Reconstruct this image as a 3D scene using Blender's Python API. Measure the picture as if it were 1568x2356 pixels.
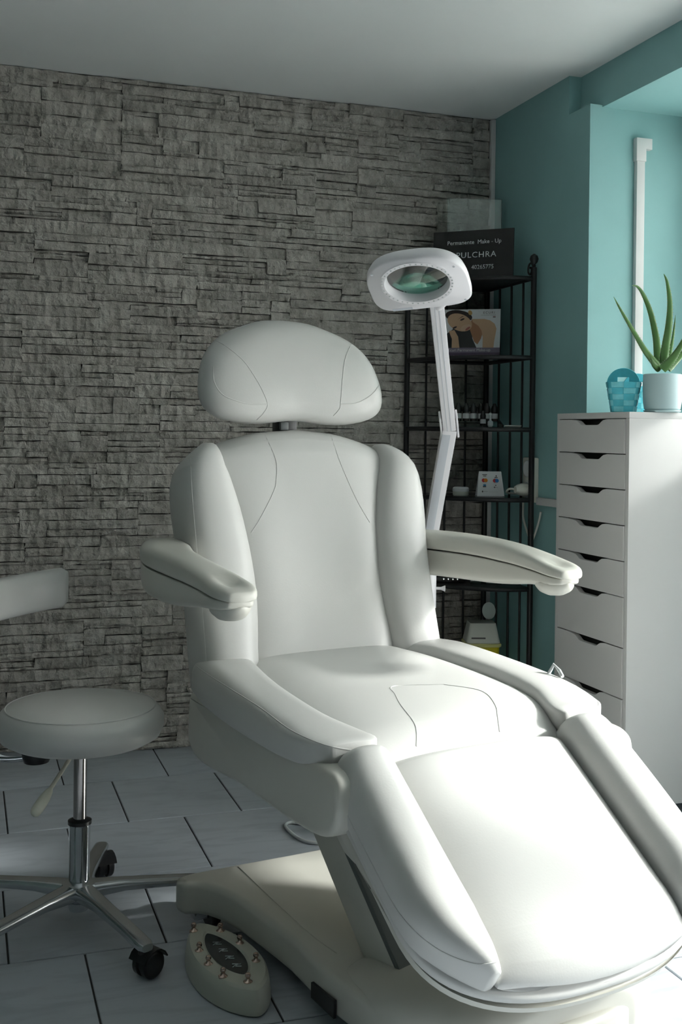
import bpy, bmesh, math, random
from mathutils import Vector, Matrix
from mathutils.bvhtree import BVHTree

for o in list(bpy.data.objects):
    bpy.data.objects.remove(o, do_unlink=True)
scene = bpy.context.scene
COL = scene.collection
PI = math.pi
rad = math.radians

# ------------------------------------------------------------------ camera
CAM_H, YAW, ROLL, FOC = 1.08, rad(18.65), 0.0125, 2560.0
cam_d = bpy.data.cameras.new('camera')
cam_d.sensor_fit = 'VERTICAL'
cam_d.sensor_height = 36.0
cam_d.sensor_width = 36.0 * 1568 / 2356
cam_d.lens = FOC / 2356 * 36.0
cam_d.shift_y = -(1178 - 999) / 2356
cam_d.clip_start = 0.02
cam = bpy.data.objects.new('camera', cam_d)
COL.objects.link(cam)
fw = Vector((math.sin(YAW), math.cos(YAW), 0))
rt0 = Vector((math.cos(YAW), -math.sin(YAW), 0))
up0 = Vector((0, 0, 1))
rt = rt0 * math.cos(ROLL) + up0 * math.sin(ROLL)
upv = -rt0 * math.sin(ROLL) + up0 * math.cos(ROLL)
M = Matrix((rt, upv, -fw)).transposed().to_4x4()
M.translation = Vector((0, 0, CAM_H))
cam.matrix_world = M
scene.camera = cam

# ------------------------------------------------------------------ light
world = bpy.data.worlds.new('sky')
scene.world = world
world.use_nodes = True
bg = world.node_tree.nodes['Background']
bg.inputs['Color'].default_value = (1.0, 0.985, 0.99, 1)
bg.inputs['Strength'].default_value = 4.2
SUN_EL, SUN_AZ = rad(26), rad(-11)      # azimuth from +x, towards the camera
sun_d = bpy.data.lights.new('hazy_sun', 'SUN')
sun_d.energy = 3.1
sun_d.angle = rad(7)
sun_d.color = (1.0, 0.985, 0.96)
sun = bpy.data.objects.new('hazy_sun', sun_d)
COL.objects.link(sun)
sdir = Vector((math.cos(SUN_EL) * math.cos(SUN_AZ), math.cos(SUN_EL) * math.sin(SUN_AZ), math.sin(SUN_EL)))
sun.rotation_euler = sdir.to_track_quat('Z', 'Y').to_euler()
WIN_X, WIN_Y0, WIN_Y1, WIN_Z0, WIN_Z1 = 2.26, 0.55, 3.06, 0.10, 2.09
por_d = bpy.data.lights.new('window_portal', 'AREA')
por_d.shape = 'RECTANGLE'
por_d.size, por_d.size_y = WIN_Y1 - WIN_Y0, WIN_Z1 - WIN_Z0
por_d.cycles.is_portal = True
por = bpy.data.objects.new('window_portal', por_d)
COL.objects.link(por)
por.matrix_world = Matrix(((0, 0, 1, WIN_X + 0.09), (1, 0, 0, (WIN_Y0 + WIN_Y1) / 2), (0, 1, 0, (WIN_Z0 + WIN_Z1) / 2), (0, 0, 0, 1)))
scene.view_settings.view_transform = 'Standard'
scene.view_settings.look = 'None'
scene.view_settings.gamma = 1.0
scene.view_settings.use_curve_mapping = False
scene.view_settings.exposure = 1.58

# ------------------------------------------------------------------ materials
def mat(name, col, rough=0.5, metal=0.0, spec=0.5, coat=0.0, noise=None, bump=None, sheen=0.0):
    """noise=(scale, amount) mottles the colour; bump=(scale, strength, distance)"""
    m = bpy.data.materials.new(name)
    m.use_nodes = True
    nt = m.node_tree
    b = nt.nodes['Principled BSDF']
    b.inputs['Base Color'].default_value = (*col, 1)
    b.inputs['Roughness'].default_value = rough
    b.inputs['Metallic'].default_value = metal
    b.inputs['Specular IOR Level'].default_value = spec
    b.inputs['Coat Weight'].default_value = coat
    tc = None
    if noise or bump:
        tc = nt.nodes.new('ShaderNodeTexCoord')
    if noise:
        n = nt.nodes.new('ShaderNodeTexNoise')
        n.inputs['Scale'].default_value = noise[0]
        n.inputs['Detail'].default_value = 5
        nt.links.new(tc.outputs['Object'], n.inputs['Vector'])
        r = nt.nodes.new('ShaderNodeValToRGB')
        a = noise[1]
        r.color_ramp.elements[0].position = 0.3
        r.color_ramp.elements[1].position = 0.7
        r.color_ramp.elements[0].color = (*[c * (1 - a) for c in col], 1)
        r.color_ramp.elements[1].color = (*[min(1, c * (1 + a)) for c in col], 1)
        nt.links.new(n.outputs['Fac'], r.inputs['Fac'])
        nt.links.new(r.outputs['Color'], b.inputs['Base Color'])
    if bump:
        n = nt.nodes.new('ShaderNodeTexNoise')
        n.inputs['Scale'].default_value = bump[0]
        n.inputs['Detail'].default_value = 4
        nt.links.new(tc.outputs['Object'], n.inputs['Vector'])
        bp = nt.nodes.new('ShaderNodeBump')
        bp.inputs['Strength'].default_value = bump[1]
        bp.inputs['Distance'].default_value = bump[2]
        nt.links.new(n.outputs['Fac'], bp.inputs['Height'])
        nt.links.new(bp.outputs['Normal'], b.inputs['Normal'])
    return m

def glass_mat(name, tint, gloss=0.12, rough=0.02):
    m = bpy.data.materials.new(name)
    m.use_nodes = True
    nt = m.node_tree
    nt.nodes.clear()
    out = nt.nodes.new('ShaderNodeOutputMaterial')
    tr = nt.nodes.new('ShaderNodeBsdfTransparent')
    tr.inputs['Color'].default_value = (*tint, 1)
    gl = nt.nodes.new('ShaderNodeBsdfGlossy')
    gl.inputs['Roughness'].default_value = rough
    fr = nt.nodes.new('ShaderNodeFresnel')
    fr.inputs['IOR'].default_value = 1.5
    ad = nt.nodes.new('ShaderNodeMath')
    ad.operation = 'ADD'
    ad.use_clamp = True
    ad.inputs[1].default_value = gloss
    mx = nt.nodes.new('ShaderNodeMixShader')
    nt.links.new(fr.outputs['Fac'], ad.inputs[0])
    nt.links.new(ad.outputs[0], mx.inputs['Fac'])
    nt.links.new(tr.outputs[0], mx.inputs[1])
    nt.links.new(gl.outputs[0], mx.inputs[2])
    nt.links.new(mx.outputs[0], out.inputs['Surface'])
    return m

def stone_mat():
    m = bpy.data.materials.new('ledge_stone')
    m.use_nodes = True
    nt = m.node_tree
    N, L = nt.nodes.new, nt.links.new
    b = nt.nodes['Principled BSDF']
    b.inputs['Roughness'].default_value = 0.82
    b.inputs['Specular IOR Level'].default_value = 0.25
    tc = N('ShaderNodeTexCoord')
    geo = N('ShaderNodeNewGeometry')
    n1 = N('ShaderNodeTexNoise'); n1.inputs['Scale'].default_value = 22; n1.inputs['Detail'].default_value = 7; n1.inputs['Roughness'].default_value = 0.62
    n2 = N('ShaderNodeTexNoise'); n2.inputs['Scale'].default_value = 70; n2.inputs['Detail'].default_value = 4
    mp = N('ShaderNodeMapping'); mp.inputs['Rotation'].default_value = (0, rad(35), 0); mp.inputs['Scale'].default_value = (1.6, 1, 0.6)
    vz = N('ShaderNodeTexVoronoi'); vz.inputs['Scale'].default_value = 26; vz.feature = 'F1'
    L(geo.outputs['Position'], n1.inputs['Vector']); L(geo.outputs['Position'], n2.inputs['Vector'])
    L(geo.outputs['Position'], mp.inputs['Vector']); L(mp.outputs[0], vz.inputs['Vector'])
    r = N('ShaderNodeValToRGB')
    e = r.color_ramp.elements
    e[0].position = 0.28; e[0].color = (0.31, 0.29, 0.26, 1)
    e[1].position = 0.72; e[1].color = (0.59, 0.565, 0.52, 1)
    em = r.color_ramp.elements.new(0.5); em.color = (0.455, 0.43, 0.39, 1)
    L(n1.outputs['Fac'], r.inputs['Fac'])
    rnd = N('ShaderNodeMapRange'); rnd.inputs['To Min'].default_value = 0.88; rnd.inputs['To Max'].default_value = 1.12
    L(geo.outputs['Random Per Island'], rnd.inputs['Value'])
    mul = N('ShaderNodeMix'); mul.data_type = 'RGBA'; mul.blend_type = 'MULTIPLY'; mul.inputs['Factor'].default_value = 1
    cmb = N('ShaderNodeCombineColor')
    for k in ('Red', 'Green', 'Blue'):
        L(rnd.outputs[0], cmb.inputs[k])
    L(r.outputs['Color'], mul.inputs['A']); L(cmb.outputs[0], mul.inputs['B'])
    L(mul.outputs['Result'], b.inputs['Base Color'])
    a1 = N('ShaderNodeMath'); a1.operation = 'MULTIPLY_ADD'; a1.inputs[1].default_value = 0.35
    L(n2.outputs['Fac'], a1.inputs[0]); L(n1.outputs['Fac'], a1.inputs[2])
    a2 = N('ShaderNodeMath'); a2.operation = 'MULTIPLY_ADD'; a2.inputs[1].default_value = 0.55
    L(vz.outputs['Distance'], a2.inputs[0]); L(a1.outputs[0], a2.inputs[2])
    bp = N('ShaderNodeBump'); bp.inputs['Strength'].default_value = 0.9; bp.inputs['Distance'].default_value = 0.024
    L(a2.outputs[0], bp.inputs['Height']); L(bp.outputs['Normal'], b.inputs['Normal'])
    return m

def tile_mat():
    m = bpy.data.materials.new('marble_tile')
    m.use_nodes = True
    nt = m.node_tree
    N, L = nt.nodes.new, nt.links.new
    b = nt.nodes['Principled BSDF']
    b.inputs['Roughness'].default_value = 0.28
    geo = N('ShaderNodeNewGeometry')
    mp = N('ShaderNodeMapping'); mp.inputs['Rotation'].default_value = (0, 0, rad(32)); mp.inputs['Scale'].default_value = (3.0, 12.0, 1)
    L(geo.outputs['Position'], mp.inputs['Vector'])
    n = N('ShaderNodeTexNoise'); n.inputs['Scale'].default_value = 1.6; n.inputs['Detail'].default_value = 8; n.inputs['Distortion'].default_value = 1.6
    L(mp.outputs[0], n.inputs['Vector'])
    r = N('ShaderNodeValToRGB')
    e = r.color_ramp.elements
    e[0].position = 0.36; e[0].color = (0.44, 0.48, 0.53, 1)
    e[1].position = 0.52; e[1].color = (0.51, 0.55, 0.60, 1)
    L(n.outputs['Fac'], r.inputs['Fac'])
    L(r.outputs['Color'], b.inputs['Base Color'])
    return m

LEATHER = mat('white_upholstery', (0.615, 0.61, 0.59), rough=0.36, spec=0.5, bump=(260, 0.10, 0.0012))
PLASTIC = mat('cream_plastic', (0.61, 0.60, 0.545), rough=0.32)
PLASTIC_W = mat('white_lamp_plastic', (0.82, 0.80, 0.83), rough=0.3)
PLASTIC_G = mat('grey_lamp_inlay', (0.55, 0.57, 0.62), rough=0.4)
DARKPL = mat('dark_grey_plastic', (0.10, 0.11, 0.11), rough=0.45)
LIFT_SHADE = mat('lift_shade_grey', (0.13, 0.145, 0.14), rough=0.5)  # dark tone standing in for shade on the lift column's front face
BLACKPL = mat('black_plastic', (0.012, 0.012, 0.014), rough=0.35)
BLACKM = mat('black_metal', (0.012, 0.012, 0.014), rough=0.42)
CHROME = mat('chrome', (0.72, 0.73, 0.75), rough=0.10, metal=1.0)
ALU = mat('polished_aluminium', (0.62, 0.64, 0.66), rough=0.22, metal=1.0)
DCHROME = mat('dark_chrome', (0.33, 0.31, 0.30), rough=0.14, metal=1.0)
TEAL = mat('teal_paint', (0.29, 0.525, 0.53), rough=0.7, bump=(90, 0.06, 0.003), noise=(3, 0.05))
CEIL = mat('ceiling_paint', (0.86, 0.885, 0.88), rough=0.8, noise=(2, 0.02))
TRIMW = mat('white_trim', (0.72, 0.72, 0.72), rough=0.45)
CAB = mat('white_laminate', (0.72, 0.71, 0.70), rough=0.42)
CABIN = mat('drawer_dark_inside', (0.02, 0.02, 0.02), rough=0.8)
STONE = stone_mat()
MORTAR = mat('stone_joint', (0.05, 0.045, 0.04), rough=0.95)
TILE = tile_mat()
GROUT = mat('grout', (0.055, 0.055, 0.055), rough=0.9)
GLASS_SH = glass_mat('smoked_shelf_glass', (0.42, 0.46, 0.46), 0.06)
ACRYL = glass_mat('clear_acrylic', (0.86, 0.93, 0.91), 0.03)
WGLASS = glass_mat('window_glass', (0.97, 0.99, 0.98), 0.02)
LENS = glass_mat('green_lens', (0.42, 0.80, 0.68), 0.16)
PAPER = mat('white_paper', (0.78, 0.79, 0.81), rough=0.6)
SIGNB = mat('black_sign', (0.006, 0.006, 0.007), rough=0.25)
SIGNT = mat('silver_lettering', (0.62, 0.64, 0.66), rough=0.5)
CREAM = mat('cream_knob', (0.70, 0.68, 0.58), rough=0.4)
YEL = mat('yellow_plastic', (0.80, 0.68, 0.02), rough=0.35)
LIDW = mat('pale_lid', (0.72, 0.73, 0.66), rough=0.4)
POT = mat('pale_blue_ceramic', (0.52, 0.68, 0.70), rough=0.5)
SOIL = mat('soil', (0.05, 0.035, 0.025), rough=0.95, noise=(60, 0.5))
ALOE = mat('aloe_leaf', (0.13, 0.27, 0.09), rough=0.35, noise=(9, 0.25))
BASKET = mat('turquoise_woven', (0.10, 0.58, 0.70), rough=0.5, noise=(40, 0.12))
BASKET2 = mat('pale_turquoise_woven', (0.22, 0.70, 0.78), rough=0.5, noise=(40, 0.12))
CORD = mat('white_cord', (0.70, 0.73, 0.74), rough=0.4)
AMBER = mat('pigment_dark', (0.03, 0.022, 0.022), rough=0.2)
LABELW = mat('bottle_label', (0.55, 0.57, 0.58), rough=0.5)

# ------------------------------------------------------------------ mesh helpers
def link(name, verts, faces, m, parent=None, smooth=True, angle=40):
    me = bpy.data.meshes.new(name)
    me.from_pydata([tuple(v) for v in verts], [], faces)
    me.update()
    bm = bmesh.new(); bm.from_mesh(me)
    bmesh.ops.recalc_face_normals(bm, faces=bm.faces)
    bm.to_mesh(me); bm.free()
    return link_me(name, me, m, parent, smooth, angle)

def link_me(name, me, m, parent=None, smooth=True, angle=40):
    if smooth:
        me.shade_smooth()
        me.set_sharp_from_angle(angle=rad(angle))
    if m is not None:
        me.materials.append(m)
    o = bpy.data.objects.new(name, me)
    COL.objects.link(o)
    if parent is not None:
        o.parent = parent
    return o

def tag(o, label=None, cat=None, group=None, kind=None):
    if label: o['label'] = label
    if cat: o['category'] = cat
    if group: o['group'] = group
    if kind: o['kind'] = kind
    return o

def empty(name, loc, label, cat, rz=0.0, group=None):
    o = bpy.data.objects.new(name, None)
    o.empty_display_size = 0.05
    COL.objects.link(o)
    o.location = loc
    o.rotation_euler = (0, 0, rz)
    return tag(o, label, cat, group)

def frame(c, X, Y, Z):
    m = Matrix((Vector(X), Vector(Y), Vector(Z))).transposed().to_4x4()
    m.translation = Vector(c)
    return m

def boxmesh(name, size, c=(0, 0, 0), bev=0.0, seg=2, mtx=None):
    bm = bmesh.new()
    bmesh.ops.create_cube(bm, size=1)
    for v in bm.verts:
        v.co = Vector((v.co.x * size[0], v.co.y * size[1], v.co.z * size[2]))
    if bev > 0:
        bmesh.ops.bevel(bm, geom=list(bm.edges), offset=bev, segments=seg, profile=0.6, affect='EDGES')
    for v in bm.verts:
        v.co = v.co + Vector(c)
        if mtx is not None:
            v.co = mtx @ v.co
    me = bpy.data.meshes.new(name)
    bm.to_mesh(me); bm.free()
    return me

def box(name, size, c, m, parent=None, bev=0.0, seg=2, mtx=None):
    return link_me(name, boxmesh(name, size, c, bev, seg, mtx), m, parent, smooth=bev > 0)

def box2(name, lo, hi, m, parent=None, bev=0.0):
    return box(name, [h - l for l, h in zip(lo, hi)], [(h + l) / 2 for l, h in zip(lo, hi)], m, parent, bev)

def prism(name, outline, d0, d1, fn, m, parent=None, bev=0.0, seg=2):
    """outline: 2-D polygon; fn(a, b, d) -> point"""
    bm = bmesh.new()
    lo = [bm.verts.new(fn(a, b, d0)) for a, b in outline]
    hi = [bm.verts.new(fn(a, b, d1)) for a, b in outline]
    n = len(outline)
    bm.faces.new(lo[::-1]); bm.faces.new(hi)
    caps = []
    for i in range(n):
        bm.faces.new((lo[i], lo[(i + 1) % n], hi[(i + 1) % n], hi[i]))
    bmesh.ops.recalc_face_normals(bm, faces=bm.faces)
    if bev > 0:
        bm.edges.ensure_lookup_table()
        lo_s, hi_s = set(lo), set(hi)
        ed = [e for e in bm.edges if (e.verts[0] in lo_s and e.verts[1] in lo_s) or (e.verts[0] in hi_s and e.verts[1] in hi_s)]
        bmesh.ops.bevel(bm, geom=ed, offset=bev, segments=seg, profile=0.55, affect='EDGES', clamp_overlap=True)
    me = bpy.data.meshes.new(name)
    bm.to_mesh(me); bm.free()
    return link_me(name, me, m, parent, True, 35)

def inset2(poly, r):
    n = len(poly)
    ar = sum(poly[i][0] * poly[(i + 1) % n][1] - poly[(i + 1) % n][0] * poly[i][1] for i in range(n))
    sg = 1 if ar > 0 else -1
    out = []
    for i in range(n):
        p0, p1, p2 = Vector(poly[i - 1]), Vector(poly[i]), Vector(poly[(i + 1) % n])
        e0, e1 = (p1 - p0).normalized(), (p2 - p1).normalized()
        t = (e0 + e1).normalized()
        nrm = Vector((-t.y, t.x)) * sg
        out.append(tuple(p1 + nrm * r))
    return out

def soft_prism(name, outline, d0, d1, fn, m, parent=None, r=.01, seg=4):
    """extruded outline whose two rims are rounded with radius r"""
    sg = 1 if d1 > d0 else -1
    loops = []
    for i in range(seg + 1):
        f = PI / 2 * i / seg
        loops.append([Vector(fn(a, b, d0 + sg * r * (1 - math.sin(f)))) for a, b in inset2(outline, r * (1 - math.cos(f)))])
    loops.reverse()
    top = []
    for i in range(seg + 1):
        f = PI / 2 * i / seg
        top.append([Vector(fn(a, b, d1 - sg * r * (1 - math.sin(f)))) for a, b in inset2(outline, r * (1 - math.cos(f)))])
    # order: inset at d0 -> full -> full -> inset at d1
    return rings(name, loops + top, m, parent, True, False, 40)

def rings(name, loops, m, parent=None, cap=True, closed=False, angle=40):
    n = len(loops[0])
    V, F = [], []
    for l in loops:
        V += list(l)
    k = len(loops)
    for j in range(k if closed else k - 1):
        for i in range(n):
            a, b = j * n + i, j * n + (i + 1) % n
            c, d = ((j + 1) % k) * n + (i + 1) % n, ((j + 1) % k) * n + i
            F.append((a, b, c, d))
    if cap and not closed:
        F.append(tuple(range(n))[::-1])
        F.append(tuple(range((k - 1) * n, k * n)))
    return link(name, V, F, m, parent, True, angle)

def sloop(c, X, Y, ax, yp, yn, p=2.4, n=28):
    c, X, Y = Vector(c), Vector(X), Vector(Y)
    out = []
    for i in range(n):
        f = 2 * PI * i / n
        cs, sn = math.cos(f), math.sin(f)
        x = ax * math.copysign(abs(cs) ** (2 / p), cs)
        y = (yp if sn > 0 else yn) * math.copysign(abs(sn) ** (2 / p), sn)
        out.append(c + X * x + Y * y)
    return out

def interp(tab, t):
    if t <= tab[0][0]: return tab[0][1]
    for (a, va), (b, vb) in zip(tab[:-1], tab[1:]):
        if t <= b:
            f = (t - a) / (b - a)
            return va + (vb - va) * f
    return tab[-1][1]

def sinterp(tab, t):
    """Catmull-Rom through the table"""
    if t <= tab[0][0]: return tab[0][1]
    if t >= tab[-1][0]: return tab[-1][1]
    for i in range(len(tab) - 1):
        if t <= tab[i + 1][0]:
            a, b = tab[i], tab[i + 1]
            p0 = tab[i - 1] if i > 0 else a
            p3 = tab[i + 2] if i + 2 < len(tab) else b
            h = b[0] - a[0]
            m0 = (b[1] - p0[1]) / (b[0] - p0[0]) if b[0] != p0[0] else 0
            m1 = (p3[1] - a[1]) / (p3[0] - a[0]) if p3[0] != a[0] else 0
            f = (t - a[0]) / h
            return ((2 * f ** 3 - 3 * f ** 2 + 1) * a[1] + (f ** 3 - 2 * f ** 2 + f) * h * m0 + (-2 * f ** 3 + 3 * f ** 2) * b[1] + (f ** 3 - f ** 2) * h * m1)

def ends(t, t0, t1, r0, r1):
    """roundness factor near both ends of a sweep"""
    k = 1.0
    for d, r in ((t - t0, r0), (t1 - t, r1)):
        if r > 0 and d < r:
            q = max(0.0, d / r)
            k *= max(0.06, math.sqrt(max(0.0, 1 - (1 - q) ** 2)))
    return k

def tspan(t0, t1, n, r0=0.0, r1=0.0):
    ts = set()
    for i in range(n + 1):
        ts.add(t0 + (t1 - t0) * i / n)
    for i in range(7):
        q = 1 - math.cos(PI / 2 * i / 6)
        if r0: ts.add(t0 + r0 * q)
        if r1: ts.add(t1 - r1 * q)
    out = sorted(ts)
    res = [out[0]]
    for t in out[1:]:
        if t - res[-1] > 1e-5: res.append(t)
    return res

def smooth_path(pts, per=6):
    pts = [Vector(p) for p in pts]
    out = []
    for i in range(len(pts) - 1):
        p0 = pts[max(0, i - 1)]; p1 = pts[i]; p2 = pts[i + 1]; p3 = pts[min(len(pts) - 1, i + 2)]
        for k in range(per):
            t = k / per
            out.append(0.5 * ((2 * p1) + (p2 - p0) * t + (2 * p0 - 5 * p1 + 4 * p2 - p3) * t * t + (3 * p1 - p0 - 3 * p2 + p3) * t ** 3))
    out.append(pts[-1])
    return out

def tube(name, pts, r, m, parent=None, n=10, closed=False, cap=True):
    pts = [Vector(p) for p in pts]
    loops = []
    prev = None
    k = len(pts)
    for i, p in enumerate(pts):
        if closed:
            t = pts[(i + 1) % k] - pts[i - 1]
        else:
            t = pts[min(i + 1, k - 1)] - pts[max(i - 1, 0)]
        t.normalize()
        if prev is None:
            a = Vector((0, 0, 1)) if abs(t.z) < 0.9 else Vector((1, 0, 0))
            X = t.cross(a).normalized()
        else:
            X = (prev - t * prev.dot(t)).normalized()
        prev = X
        Y = t.cross(X)
        rr = r[i] if isinstance(r, (list, tuple)) else r
        loops.append([p + (X * math.cos(2 * PI * j / n) + Y * math.sin(2 * PI * j / n)) * rr for j in range(n)])
    return rings(name, loops, m, parent, cap and not closed, closed, 50)

def lathe(name, prof, m, parent=None, c=(0, 0, 0), n=32, axis='z', mtx=None, angle=35):
    """prof: list of (r, h)"""
    loops = []
    for r, h in prof:
        l = []
        for i in range(n):
            f = 2 * PI * i / n
            p = Vector((max(r, 1e-4) * math.cos(f), max(r, 1e-4) * math.sin(f), h))
            if mtx is not None: p = mtx @ p
            l.append(p + Vector(c))
        loops.append(l)
    return rings(name, loops, m, parent, True, False, angle)

def rrect(w, h, r, n=5, cx=0, cy=0):
    out = []
    for sx, sy, a0 in ((1, 1, 0), (-1, 1, 90), (-1, -1, 180), (1, -1, 270)):
        for i in range(n + 1):
            a = rad(a0 + 90 * i / n)
            out.append((cx + sx * (w / 2 - r) + r * math.cos(a), cy + sy * (h / 2 - r) + r * math.sin(a)))
    return out

def text(name, body, size, mtx, m, parent, align='CENTER', extrude=0.0003, font_shear=0.0, spacing=1.0, sx=1.0):
    cu = bpy.data.curves.new(name, 'FONT')
    cu.body = body; cu.size = size; cu.align_x = align; cu.align_y = 'CENTER'
    cu.extrude = extrude; cu.space_character = spacing
    cu.resolution_u = 3
    t = bpy.data.objects.new(name, cu)
    COL.objects.link(t)
    dg = bpy.context.evaluated_depsgraph_get()
    me = bpy.data.meshes.new_from_object(t.evaluated_get(dg))
    bpy.data.objects.remove(t, do_unlink=True)
    me.transform(mtx @ Matrix.Diagonal((sx, 1, 1, 1)))
    me.name = name
    me.materials.clear()
    return link_me(name, me, m, parent, smooth=False)

def copy_tree(o, parent=None):
    c = o.copy()
    COL.objects.link(c)
    c.parent = parent
    for ch in list(o.children):
        copy_tree(ch, c)
    return c

def bvh_of(o):
    me = o.data
    return BVHTree.FromPolygons([v.co for v in me.vertices], [tuple(p.vertices) for p in me.polygons])

# ================================================================== SETTING
YB, XR, ZC = 3.796, 1.871, 2.27
RVY = 3.105
XL, YF = -1.45, -1.5
tag(box2('ceiling', (XL - .1, YF - .1, ZC), (2.4, YB + .1, ZC + .1), CEIL), kind='structure')
wall_b = tag(box2('wall_back', (XL - .1, YB, -.05), (2.4, YB + .1, ZC), MORTAR), kind='structure')
WALLN = mat('dark_green_wall_paint', (0.07, 0.105, 0.098), rough=0.7)
tag(box2('wall_left', (XL - .1, YF, -.05), (XL, YB, ZC), WALLN), kind='structure')
tag(box2('wall_front', (XL, YF - .1, -.05), (2.4, YF, ZC), WALLN), kind='structure')
# right wall beside the window: lower part to the reveal, upper part notched for the beam
NOTCH_Y, NOTCH_Z = 3.238, 2.142
V = []
pier = [(XR, RVY), (XR, YB), (2.4, YB), (2.4, RVY)]
tag(prism('wall_right', pier, -.05, NOTCH_Z, lambda a, b, d: (a, b, d), TEAL), kind='structure')
tag(prism('wall_right_top', [(XR, NOTCH_Y), (XR, YB), (2.4, YB), (2.4, NOTCH_Y)], NOTCH_Z, ZC, lambda a, b, d: (a, b, d), TEAL), kind='structure')
BEAM_X = 1.915
tag(box2('trim_1', (BEAM_X, YF, 2.135), (2.4, NOTCH_Y, ZC), TEAL), 'teal painted beam running over the window niche', kind='structure')
# window wall
wx0, wx1 = WIN_X, WIN_X + 0.08
wr = tag(box2('wall_window_side', (wx0, WIN_Y1, -.05), (2.4, RVY, 2.135), TEAL), kind='structure')
tag(box2('wall_window_end', (wx0, YF, -.05), (2.4, WIN_Y0, 2.135), TEAL), kind='structure')
tag(box2('wall_window_sill', (wx0, WIN_Y0, -.05), (2.4, WIN_Y1, WIN_Z0), TEAL), kind='structure')
PAR_Z = 1.10
tag(box2('wall_window_parapet', (wx0, WIN_Y1 - (WIN_Y1 - WIN_Y0) / 3, WIN_Z0), (2.4, WIN_Y1, PAR_Z), TEAL), kind='structure')
tag(box2('wall_window_head', (wx0, WIN_Y0, WIN_Z1), (2.4, WIN_Y1, 2.135), TEAL), kind='structure')
npan = 3
pw = (WIN_Y1 - WIN_Y0) / npan
for i in range(npan):
    y0, y1 = WIN_Y0 + i * pw, WIN_Y0 + (i + 1) * pw
    w = bpy.data.objects.new('window_%d' % (i + 1), None)
    COL.objects.link(w); zb = PAR_Z if i == npan - 1 else WIN_Z0
    w.location = (wx0 + .03, (y0 + y1) / 2, zb)
    tag(w, kind='structure')
    hh = WIN_Z1 - zb
    f = 0.045
    for nm, sz, c in (('window_frame', (.05, f, hh), (0, -pw / 2 + f / 2, hh / 2)), ('window_frame', (.05, f, hh), (0, pw / 2 - f / 2, hh / 2)),
                      ('window_frame', (.05, pw - 2 * f, f), (0, 0, f / 2)), ('window_frame', (.05, pw - 2 * f, f), (0, 0, hh - f / 2))):
        box(nm, sz, c, TRIMW, w, 0.004)
    box('pane', (.006, pw - 2 * f, hh - 2 * f), (0, 0, hh / 2), WGLASS, w)
BLIND = bpy.data.materials.new('blind_fabric'); BLIND.use_nodes = True
_nt = BLIND.node_tree; _nt.nodes.clear()
_o = _nt.nodes.new('ShaderNodeOutputMaterial'); _m = _nt.nodes.new('ShaderNodeMixShader'); _m.inputs['Fac'].default_value = .55
_d = _nt.nodes.new('ShaderNodeBsdfDiffuse'); _d.inputs['Color'].default_value = (.90, .91, .90, 1)
_t = _nt.nodes.new('ShaderNodeBsdfTranslucent'); _t.inputs['Color'].default_value = (.90, .91, .90, 1)
_nt.links.new(_d.outputs[0], _m.inputs[1]); _nt.links.new(_t.outputs[0], _m.inputs[2]); _nt.links.new(_m.outputs[0], _o.inputs['Surface'])
BL_Z = 1.30
for i in range(npan):
    y0, y1 = WIN_Y0 + i * pw, WIN_Y0 + (i + 1) * pw
    BL_Z = 1.34 if i == npan - 1 else 1.30
    bl = empty('roller_blind', (wx0 - .02, (y0 + y1) / 2, 2.10), 'white roller blind pulled halfway down, %s along the window from the stone wall' % ['third', 'second', 'first'][i], 'blind', 0, 'roller blinds on the window')
    box2('blind_fabric', (-.002, -pw / 2 + .003, BL_Z - 2.10), (.0, pw / 2 - .003, .0), BLIND, bl)
    tube('blind_roller', [(0, -pw / 2 + .003, .012), (0, pw / 2 - .003, .012)], .016, TRIMW, bl, 12)
    box2('bottom_rail', (-.008, -pw / 2 + .003, BL_Z - 2.125), (.006, pw / 2 - .003, BL_Z - 2.10), TRIMW, bl, .003)
tag(box2('ground_outside', (2.4, -14, -.25), (30, 18, -.15), mat('pavement', (.74, .73, .71), .9, noise=(3, .1))), 'grey pavement outside the window', kind='structure')
# corner strip between stone wall and teal wall
tag(box2('trim_2', (XR - .017, YB - .026, 0), (XR - .001, YB - .0005, ZC - .004), TRIMW, bev=.002), 'white edge strip in the wall corner', kind='structure')

# floor: grout bed and single tiles
floor = tag(box2('floor', (XL - .1, YF - .1, -.10), (2.4, YB + .1, -.004), GROUT), kind='structure')
TW, TD, GAP = 0.3205, 0.378, 0.0042
tme = boxmesh('tile', (TW - GAP, TD - GAP, .012), (0, 0, -.006), 0.0015, 1)
tme.materials.append(TILE)
row_off = [.298, .121, .275, .096, .247]
yrow = YB + .062
r = 0
while yrow > YF:
    y0 = 3.481 - .3785 * (r - 1)
    yc = y0 - TD / 2
    off = row_off[r] if r < 5 else (.086 if r % 2 else .24)
    k0 = int(math.floor((XL - off) / TW)) - 0
    for k in range(k0, k0 + 14):
        x0 = off + k * TW
        if x0 > 2.26 or x0 + TW < XL: continue
        a, b = x0, x0 + TW
        top, bot = min(y0, YB - .002), y0 - TD
        if b > 2.25 or a < XL or top < y0 - .001:
            a2, b2 = max(a, XL + .002), min(b, 2.252)
            if b2 - a2 < .02: continue
            o = box2('tile', (a2 + GAP / 2, bot + GAP / 2, -.012), (b2 - GAP / 2, top - GAP / 2, 0), TILE, floor, .0015)
        else:
            o = bpy.data.objects.new('tile', tme)
            COL.objects.link(o); o.parent = floor
            o.location = (x0 + TW / 2, yc, 0)
    r += 1
    yrow = y0 - TD

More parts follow.
